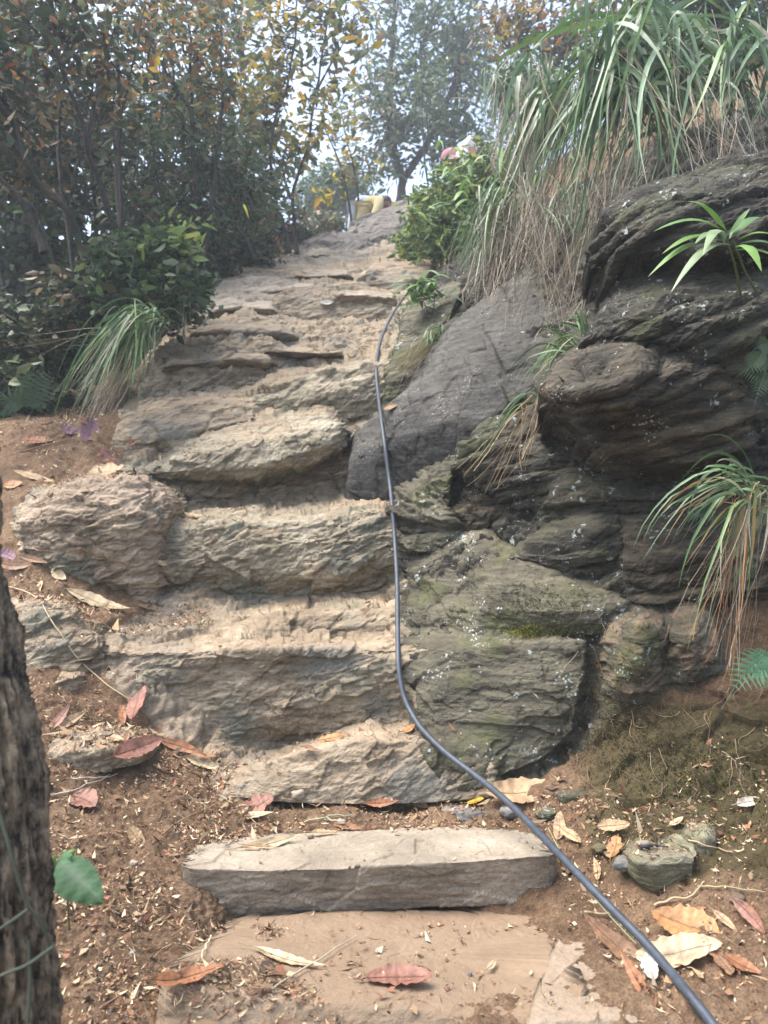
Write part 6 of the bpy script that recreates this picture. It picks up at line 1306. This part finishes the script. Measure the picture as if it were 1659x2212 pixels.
def litter():
    n = 150000
    # even over the slope in plan, thinned by region, then dropped from above
    y = rng.uniform(1.2, 6.5, n); x = rng.uniform(-1, 1, n) * (.62 * y + .35)
    # expected height: take the ground profile by dropping a coarse grid first
    pts = []; chips = MB(); straw = MB(); crumbs = MB(); kept = 0
    L3 = []
    for i in range(n):
        r0 = down(x[i], y[i], 6.0)
        if r0 is not None and r0[1][2] > .45: L3.append((r0[0], r0[1]))
    A = np.array([l[0] for l in L3]); B = np.array([l[1] for l in L3]); px, py, d = proj(A)
    wg = np.full(len(A), .015)
    for poly, wt in LITTER: wg = np.where(inside(px, py, poly), np.maximum(wg, wt), wg)
    wg = wg * np.clip(.85 + 1.5 * fbm(A * 2.3 + 5, 3), .3, 1.4)
    ok = (px > -80) & (px < 1740) & (py > 540) & (py < 2300) & (rng.random(len(A)) < wg)
    A, B = A[ok][:30000], B[ok][:30000]; pts = list(zip(A, B))
    P = np.array([p[0] for p in pts]); Nn = np.array([p[1] for p in pts]); n = len(P)
    kind = rng.random(n); pc = np.array([(.50, .37, .22), (.60, .48, .31), (.34, .22, .12), (.24, .13, .07), (.16, .085, .05), (.44, .28, .15), (.30, .13, .07), (.10, .06, .04)])
    def flakes(mb, idx, L, asp, lift, cols):
        m = len(idx); p = P[idx] + rng.normal(size=(m, 3)) * .006; nn = Nn[idx] + rng.normal(size=(m, 3)) * .35; nn /= np.linalg.norm(nn, axis=1)[:, None]
        a = np.cross(nn, rng.normal(size=(m, 3))); a /= np.linalg.norm(a, axis=1)[:, None]; b = np.cross(nn, a)
        Lw = (L * rng.lognormal(0, .45, m))[:, None]; w_ = Lw * asp * rng.uniform(.6, 1.3, (m, 1)); c = p + nn * (lift + rng.random((m, 1)) * .006)
        bend = nn * Lw * rng.uniform(-.1, .3, (m, 1)); j = lambda: rng.normal(size=(m, 3)) * Lw * .05
        V = np.stack([c - a * Lw * .5 + bend + j(), c - b * w_ * .5 + j(), c + b * w_ * .45 + j(), c + a * Lw * .5 + bend + j(), c - a * Lw * .1 + b * w_ * .2], 1)
        V = np.stack([V[:, 0], V[:, 1], V[:, 3], V[:, 2]], 1).reshape(-1, 3)
        mb.add(V, np.arange(m * 4).reshape(-1, 4), np.repeat(cols, 4, axis=0))
    ia = np.where(kind < .62)[0]; flakes(chips, ia, .0115, .5, .002, pc[rng.integers(0, 8, len(ia))] * rng.uniform(.5, 1.05, (len(ia), 1)))
    ib = np.where((kind >= .62) & (kind < .93))[0]; flakes(straw, ib, .034, .055, .004, pc[rng.integers(0, 5, len(ib))] * rng.uniform(.6, 1.1, (len(ib), 1)))
    ic = np.where((kind > .2) & (kind < .3))[0]; flakes(chips, ic, .028, .38, .004, pc[rng.integers(0, 8, len(ic))] * rng.uniform(.6, 1.1, (len(ic), 1)))
    im = rng.integers(0, n, 16000); im = im[Nn[im][:, 2] > .5]; flakes(crumbs, im, .0075, .7, .002, pc[rng.integers(0, 8, len(im))] * rng.uniform(.5, 1.2, (len(im), 1)))
    tag(chips.build('leaf_litter', M['litter']), 'brown and tan bits of dead leaf scattered on the soil', None, None, 'stuff')
    tag(straw.build('straw_litter', M['litter']), 'short straws and twigs scattered on the soil', None, None, 'stuff')
    tag(crumbs.build('crumb_litter', M['litter']), 'fine crumbs of dead leaf on the soil', None, None, 'stuff')
    # soil clods and small gravel
    it = rng.integers(0, n, 4200); g = MB(); oc = np.array([[1, 0, 0], [-.5, .87, 0], [-.5, -.87, 0], [0, 0, 1.], [.5, .6, .5]])
    p = P[it]; r_ = rng.lognormal(-5.75, .4, len(it)); V = p[:, None] + (oc[None] * np.array([1, 1, .8]) + rng.normal(size=(len(it), 5, 3)) * .25) * r_[:, None, None]
    b = np.arange(len(it))[:, None] * 5; Ft = np.concatenate([b + f for f in ([0, 1, 3, 3], [1, 2, 3, 3], [2, 0, 3, 3], [0, 4, 3, 3], [4, 1, 3, 3])])
    Ft = Ft[:, :3]; cc = np.array([(.22, .12, .07), (.30, .19, .12), (.28, .25, .21), (.14, .08, .05)])[rng.integers(0, 4, len(it))]
    tag(mesh_np('gravel', V.reshape(-1, 3), Ft, M['litter'], None, np.repeat(cc, 5, axis=0), smooth=False), 'small soil crumbs and gravel on the ground', None, None, 'stuff')
litter()

def twig(label, pts, r_, c, lift=.012, name='twig', cat='twig', off=None):
    P = []
    for (x, y) in np.array(resample(np.array(pts, float), 16)):
        h = hit(x, y)
        if h is not None: P.append(h[0] + h[1] * lift)
    P = np.array(P); P = resample(P, 24)
    P = P + np.stack([pn(P * 9 + 2), pn(P * 9 + 7), pn(P * 9 + 12) * .5], 1) * .006
    mb = MB(); tube(mb, P, np.linspace(r_, r_ * .5, len(P)), c, 6); tag(mb.build(name, M['litter']), label, cat)
twig('long bent straw coloured stalk crossing the half buried stone at the left', [(5, 1265), (90, 1290), (110, 1340), (180, 1440), (260, 1500), (300, 1520)], .0035, (.52, .40, .24))
twig('grey stick lying across the litter beside the trunk', [(100, 1722), (150, 1718), (235, 1676)], .004, (.33, .29, .24))
twig('thin grey twig in the litter above the brown stone by the trunk', [(150, 1686), (200, 1684), (250, 1678)], .0035, (.36, .32, .27))
twig('curved brown twig running up the litter towards the purple crumpled leaf', [(350, 1812), (380, 1780), (440, 1755), (495, 1728)], .0028, (.24, .15, .09))
twig('greenish twig on the back edge of the cut stone step', [(700, 1770), (740, 1780), (770, 1788)], .0045, (.30, .30, .20))
twig('second greenish straw just behind the first greenish twig', [(655, 1780), (710, 1768), (760, 1762)], .003, (.34, .34, .22))
twig('crooked pale root like twig on the right above the orange brown leaf', [(1415, 1960), (1450, 1950), (1500, 1945), (1525, 1905)], .004, (.42, .31, .19))
twig('short pale twig left of the crooked one', [(1255, 1975), (1290, 1978), (1330, 1980)], .004, (.40, .30, .18))
twig('dark charred stick touching the top of the olive stone', [(1385, 1838), (1410, 1834), (1440, 1836)], .006, (.07, .06, .06))
twig('long thin twig on the mossy bank near the right edge', [(1495, 1815), (1540, 1830), (1590, 1850)], .003, (.38, .28, .18))
twig('thin twig at the far right on the litter', [(1505, 1920), (1580, 1922), (1655, 1930)], .0025, (.35, .30, .16))
twig('straw on the soil left of the bottom slab standing like a line', [(455, 2030), (440, 2060), (425, 2090)], .003, (.55, .45, .28))
twig('bundle of dry straw behind the pale bottom leaf', [(585, 2150), (640, 2110), (700, 2075), (770, 2030)], .003, (.42, .36, .26))
twig('brown twig curving over the red soil at the left', [(40, 980), (110, 962), (170, 950), (215, 968)], .005, (.16, .10, .07))
for pts, r_ in (([(800, 2078), (830, 2050)], .002),): pass

# ------------------------------------------------------------------ serrated green leaf plant beside the trunk
def nettle():
    root = thing('seedling', W(150, 1960, 1.62), 'young plant with serrated green leaves beside the foreground trunk', 'plant')
    for (a, b, wd, c) in (((125, 1862, 1.55), (205, 1935, 1.46), .075, (.08, .17, .075)), ((120, 1880, 1.58), (150, 1850, 1.55), .05, (.10, .20, .09)), ((128, 1865, 1.58), (158, 1838, 1.58), .03, (.14, .24, .05)), ((105, 1880, 1.6), (118, 1850, 1.58), .03, (.16, .26, .06)), ((185, 1930, 1.55), (212, 1940, 1.55), .02, (.10, .22, .05))):
        p0, p1 = W(*a), W(*b); ax = unit(p1 - p0); L = np.linalg.norm(p1 - p0) * 1.15; nl, nw = 33, 9
        up = unit(np.array([.1, -.75, .6])); sd = unit(np.cross(up, ax)); t = np.linspace(0, 1, nl); s = np.linspace(-1, 1, nw)
        prof = np.sin(np.clip(t ** .62, 0, 1) * math.pi) ** .7 * (1 + .16 * (np.arange(nl) % 2)); prof[0] = .02; prof[-1] = .01
        X = t[:, None] * L + 0 * s; Y = s[None] * prof[:, None] * wd / 2; Z = -.25 * wd * np.abs(s[None]) ** 1.5 * prof[:, None] - .2 * L * (t[:, None] - .3) ** 2 + .03 * wd * np.sin(t * 30)[:, None] * np.abs(s)[None]
        V = (p0 + X[..., None] * ax + Y[..., None] * sd + Z[..., None] * up).reshape(-1, 3); idx = np.arange(nl * nw).reshape(nl, nw)
        Q = np.stack([idx[:-1, :-1].ravel(), idx[:-1, 1:].ravel(), idx[1:, 1:].ravel(), idx[1:, :-1].ravel()], 1)
        sh = np.ones((nl, nw)); sh[np.abs(((t[:, None] * 8 - np.abs(s[None]) * 2) % 1) - .5) < .1] = .7; sh[:, nw // 2] = .65
        mb = MB(); mb.add(V, Q, np.array(c) * sh.reshape(-1, 1)); mb.build('leaf', M['leaf'], root)
    mb = MB(); tube(mb, resample(wpts([(150, 2010, 1.66), (145, 1930, 1.6), (128, 1865, 1.56)]), 12), .002, (.12, .18, .08), 6); mb.build('stem', M['grass'], root)
nettle()
# moss cushion on the flat faced block
def cushion(label, px, py, rx, ry, n, cols):
    mb = MB()
    for _ in range(n):
        h = hit(px + rng.normal() * rx, py + rng.normal() * ry)
        if h is None: continue
        loc, nor, _o = h
        for k in range(3):
            dr = unit(nor + rng.normal(size=3) * .7 + np.array([0, 0, .5])); L = rng.uniform(.005, .012); s = unit(np.cross(dr, rng.normal(size=3))) * .0022
            c = np.array(cols[rng.integers(len(cols))]) * rng.uniform(.7, 1.2); p = loc + rng.normal(size=3) * .004
            mb.add(np.array([p - s, p + s, p + dr * L + s * .3, p + dr * L - s * .3]), np.array([[0, 1, 2, 3]]), c)
    tag(mb.build('moss', M['litter']), label, None, None, 'stuff')
cushion('yellow green moss cushion on the flat faced rock block', 1135, 1365, 18, 7, 420, [(.30, .28, .05), (.22, .22, .04), (.12, .12, .03)])
cushion('dark moss in the crevice above the flat faced rock block', 1210, 1362, 50, 8, 600, [(.08, .09, .02), (.05, .055, .015), (.13, .12, .04)])
cushion('olive moss under the mossy olive ledge', 1160, 1300, 60, 22, 500, [(.09, .10, .03), (.13, .13, .045)])
cushion('dark green moss growing on the right earth bank', 1500, 1690, 110, 60, 1300, [(.05, .06, .015), (.09, .09, .025), (.035, .04, .012), (.14, .13, .04)])
cushion('dark moss and roots on the torn bank below the squarish rock', 1340, 1560, 70, 60, 1500, [(.10, .08, .03), (.16, .11, .06), (.05, .045, .02)])

# roots and dead stems on the torn earth bank
def roots():
    mb = MB()
    for _ in range(90):
        x, y = rng.uniform(1230, 1680), rng.uniform(1290, 1700) ; a = rng.uniform(-2.4, -.7); P = []
        for k in range(7):
            h = hit(x, y)
            if h is None: break
            P.append(h[0] + h[1] * rng.uniform(.001, .02)); x += math.cos(a) * 12; y -= math.sin(a) * 12; a += rng.normal() * .45
        if len(P) < 4 or np.linalg.norm(np.diff(P, axis=0), axis=1).max() > .12: continue
        c = np.array([(.22, .15, .09), (.16, .10, .06), (.28, .21, .14), (.08, .055, .035)])[rng.integers(4)]
        tube(mb, resample(np.array(P), 10), np.linspace(rng.uniform(.0008, .002), .0004, 10), c, 4)
    tag(mb.build('roots', M['litter']), 'fine roots and dead stems hanging over the earth bank', None, None, 'stuff')
roots()

# ------------------------------------------------------------------ people
def skin_body(name, joints, bones, radii, m, parent, sub=2):
    me = bpy.data.meshes.new(name); o0 = np.array(parent['_o'])
    me.from_pydata([tuple(np.array(j) - o0) for j in joints], bones, []); me.materials.append(m)
    o = bpy.data.objects.new(name, me); COL.objects.link(o); o.parent = parent
    sk = o.modifiers.new('skin', 'SKIN'); sk.use_smooth_shade = True
    for v, r_ in zip(me.skin_vertices[0].data, radii): v.radius = (r_, r_)
    me.skin_vertices[0].data[0].use_root = True
    sb = o.modifiers.new('sub', 'SUBSURF'); sb.levels = sub; sb.render_levels = sub
    return o
def head_cap(root, c, r_, m, name, sc=(1, 1, 1), off=(0, 0, 0)):
    n = 18; th = np.linspace(0, 2 * math.pi, n, endpoint=False); ph = np.linspace(-.2, math.pi / 2, 9)
    D_ = np.stack([np.cos(ph)[:, None] * np.cos(th)[None], np.cos(ph)[:, None] * np.sin(th)[None], np.sin(ph)[:, None] + 0 * th[None]], 2).reshape(-1, 3)
    D_ = D_ * (1 + .06 * pn(D_ * 4))[:, None]
    V = np.array(c) + np.array(off) + D_ * r_ * np.array(sc); idx = np.arange(9 * n).reshape(9, n); nx = np.roll(idx, -1, 1)
    mesh_np(name, V, np.stack([idx[:-1].ravel(), nx[:-1].ravel(), nx[1:].ravel(), idx[1:].ravel()], 1), m, root)
def crouched(label, at, s, top, legs, headcol, hair=True, flip=1, hat=None, face=True):
    """a person bent forward climbing on hands and feet towards the right; at: (px,py,d) of the pelvis"""
    P = lambda x, y, dd: W(at[0] + x * s, at[1] - y * s, at[2] + dd)
    pel, chest, neck, head = P(0, 0, 0), P(26, 12, 0), P(36, 12, 0), P(47, 10, -.02)
    J = [pel, P(13, 7, 0), chest, neck, head, P(50, 5, -.05),
         P(30, 8, -.18), P(22, -10, -.26), P(14, -30, -.3), P(11, -36, -.32),
         P(30, 10, .2), P(38, -8, .26), P(44, -22, .3), P(47, -27, .3),
         P(-3, -4, -.1), P(-10, -32, -.06), P(-18, -62, 0), P(-12, -66, -.05),
         P(2, -4, .12), P(4, -34, .18), P(-6, -64, .2), P(2, -68, .16)]
    B = [(0, 1), (1, 2), (2, 3), (3, 4), (4, 5), (2, 6), (6, 7), (7, 8), (8, 9), (2, 10), (10, 11), (11, 12), (12, 13), (0, 14), (14, 15), (15, 16), (16, 17), (0, 18), (18, 19), (19, 20), (20, 21)]
    k = 1.
    rad = [.14, .14, .15, .06, .10, .06, .075, .05, .038, .035, .075, .05, .038, .035, .10, .065, .045, .04, .10, .065, .045, .04]
    root = thing('person', J[16], label, 'person')
    skin_body('body', J, B, [r_ * k for r_ in rad], M['skin'], root)
    Bt = [(0, 1), (1, 2), (2, 3), (2, 4), (4, 5), (5, 6), (2, 7), (7, 8), (8, 9)]
    hand = J[7] * .3 + J[8] * .7
    skin_body('jacket', [J[0], J[1], J[2], J[3] * .7 + J[2] * .3, J[6], J[7], hand, J[10], J[11], J[11] * .3 + J[12] * .7], Bt, [.17, .17, .185, .10, .11, .08, .065, .11, .08, .065], M[top], root)
    skin_body('trousers', [J[0] + (J[0] - J[1]) * .1, J[14], J[15], J[15] * .15 + J[16] * .85, J[18], J[19], J[19] * .15 + J[20] * .85], [(0, 1), (1, 2), (2, 3), (0, 4), (4, 5), (5, 6)], [.165, .13, .088, .068, .13, .088, .068], M[legs], root)
    if hair: head_cap(root, head, .115, M[headcol], 'hair', (1, 1, 1.05), (-.02, .01, .03))
    if hat:
        head_cap(root, head, .13, M[hat], 'sun_hat', (1, 1, 1), (0, 0, .02))
        n = 24; th = np.linspace(0, 2 * math.pi, n, endpoint=False); r0, r1 = .12, .24
        V = np.concatenate([[head + np.array([math.cos(a) * q, math.sin(a) * q, z - .02 * math.sin(3 * a)]) for a in th] for q, z in ((r0, .01), (r1, -.06), (r1, -.07), (r0, -.005))])
        idx = np.arange(4 * n).reshape(4, n); nx = np.roll(idx, -1, 1)
        mesh_np('hat_brim', V, np.stack([idx[:-1].ravel(), nx[:-1].ravel(), nx[1:].ravel(), idx[1:].ravel()], 1), M[hat], root)
    if face:
        mb = MB(); f = unit(J[5] - head); 
        ns_ = J[4] + f * .10; u3 = np.array([0, 0, 1.]); ms = [(0, 0, 0), (.02, 0, 0)]
        tube(mb, np.array([ns_ + u3 * .03, ns_ + f * .02, ns_ + f * .01 - u3 * .015]), [.008, .014, .008], (.5, .2, .15), 8)
        for sg in (-.035, .035): tube(mb, np.array([ns_ + u3 * .035 + np.array([sg, sg, 0]), ns_ + u3 * .035 + np.array([sg, sg, 0]) + f * .008]), [.009, .004], (.02, .015, .015), 8)
        mb.build('face', M['litter'], root)
    return root
crouched('person in a yellow jacket with black hair bent forward climbing over the top boulder', (789, 449, 14.2), 1.0, 'yellow', 'yellow', 'hair')
crouched('person in pale blue white clothes bent low just behind the one in yellow', (770, 447, 14.8), .9, 'paleblue', 'paleblue', 'hair', face=False)
def bent_person():
    P = lambda x, y, dd=0.: W(x, y, 11.5 + dd)
    J = [P(1022, 335), P(1008, 318), P(996, 322), P(985, 338), P(974, 345), P(1000, 338, -.2), P(1003, 362, -.22), P(998, 380, -.2), P(1000, 330, .2), P(1006, 360, .25), P(1010, 380, .25), P(1030, 380, -.1), P(1026, 430, -.05), P(1032, 380, .1), P(1036, 430, .12)]
    root = thing('person', J[12], 'person in a white top and pink hat bending down behind the light green shrub', 'person')
    B = [(0, 1), (1, 2), (2, 3), (3, 4), (2, 5), (5, 6), (6, 7), (2, 8), (8, 9), (9, 10), (0, 11), (11, 12), (0, 13), (13, 14)]
    skin_body('body', J, B, [.14, .15, .15, .06, .1, .07, .045, .035, .07, .045, .035, .09, .05, .09, .05], M['skin'], root)
    skin_body('white_top', [J[0], J[1], J[2], J[5], J[6], J[8], J[9]], [(0, 1), (1, 2), (2, 3), (3, 4), (2, 5), (5, 6)], [.17, .19, .17, .10, .065, .10, .065], M['white'], root)
    skin_body('trousers', [J[0], J[11], J[12], J[13], J[14]], [(0, 1), (1, 2), (0, 3), (3, 4)], [.17, .12, .07, .12, .07], M['darkcloth'], root)
    h = J[4]
    head_cap(root, h, .15, M['pink'], 'hat', (1, 1, 1.1), (-.01, 0, .01))
    n = 24; th = np.linspace(0, 2 * math.pi, n, endpoint=False)
    V = np.concatenate([[h + np.array([math.cos(a) * q, math.sin(a) * q, z - .12 * max(0, -math.cos(a)) * (q > .2)]) for a in th] for q, z in ((.14, .0), (.23, -.09), (.23, -.10), (.14, -.02))])
    idx = np.arange(4 * n).reshape(4, n); nx = np.roll(idx, -1, 1)
    mesh_np('hat_brim', V, np.stack([idx[:-1].ravel(), nx[:-1].ravel(), nx[1:].ravel(), idx[1:].ravel()], 1), M['pink'], root)
bent_person()

# ------------------------------------------------------------------ yellow drooping leaf in the thicket, wire in the sky
_r = thing('hanging_leaf', W(533, 440, 7.2), 'bright yellow long leaf hanging in front of the grey green thicket', 'leaf')
_m = MB(); leaf_blade(_m, W(526, 440, 7.2), W(541, 480, 7.2) - W(526, 440, 7.2), np.array([.2, -1, 0]), .15, .022, (.55, .55, .06), droop=.05); _m.build('leaf_blade', M['leaf'], _r)
# ------------------------------------------------------------------ haze
def glare_veil():  # volume box added to stand in for lens glare over the far trees
    lo, hi = np.array([-420, -12, -9.]), np.array([420, 172, 22.])
    V = np.array([[x, y, z] for x in (lo[0], hi[0]) for y in (lo[1], hi[1]) for z in (lo[2], hi[2])])
    Fc = [(0, 1, 3, 2), (4, 6, 7, 5), (0, 4, 5, 1), (2, 3, 7, 6), (0, 2, 6, 4), (1, 5, 7, 3)]
    m = bpy.data.materials.new('glare_veil_air'); m.use_nodes = True; ns = m.node_tree.nodes; ns.clear()
    o = ns.new('ShaderNodeOutputMaterial'); v = ns.new('ShaderNodeVolumePrincipled'); v.inputs['Density'].default_value = GLARE_VEIL; v.inputs['Color'].default_value = (.88, .95, 1, 1); v.inputs['Anisotropy'].default_value = .3
    m.node_tree.links.new(v.outputs[0], o.inputs['Volume'])
    ob = mesh_np('glare_veil', V, np.array(Fc), m, smooth=False); ob['kind'] = 'stuff'; ob['label'] = 'thin added veil standing in for lens glare over the trees'
GLARE_VEIL = .005
glare_veil()
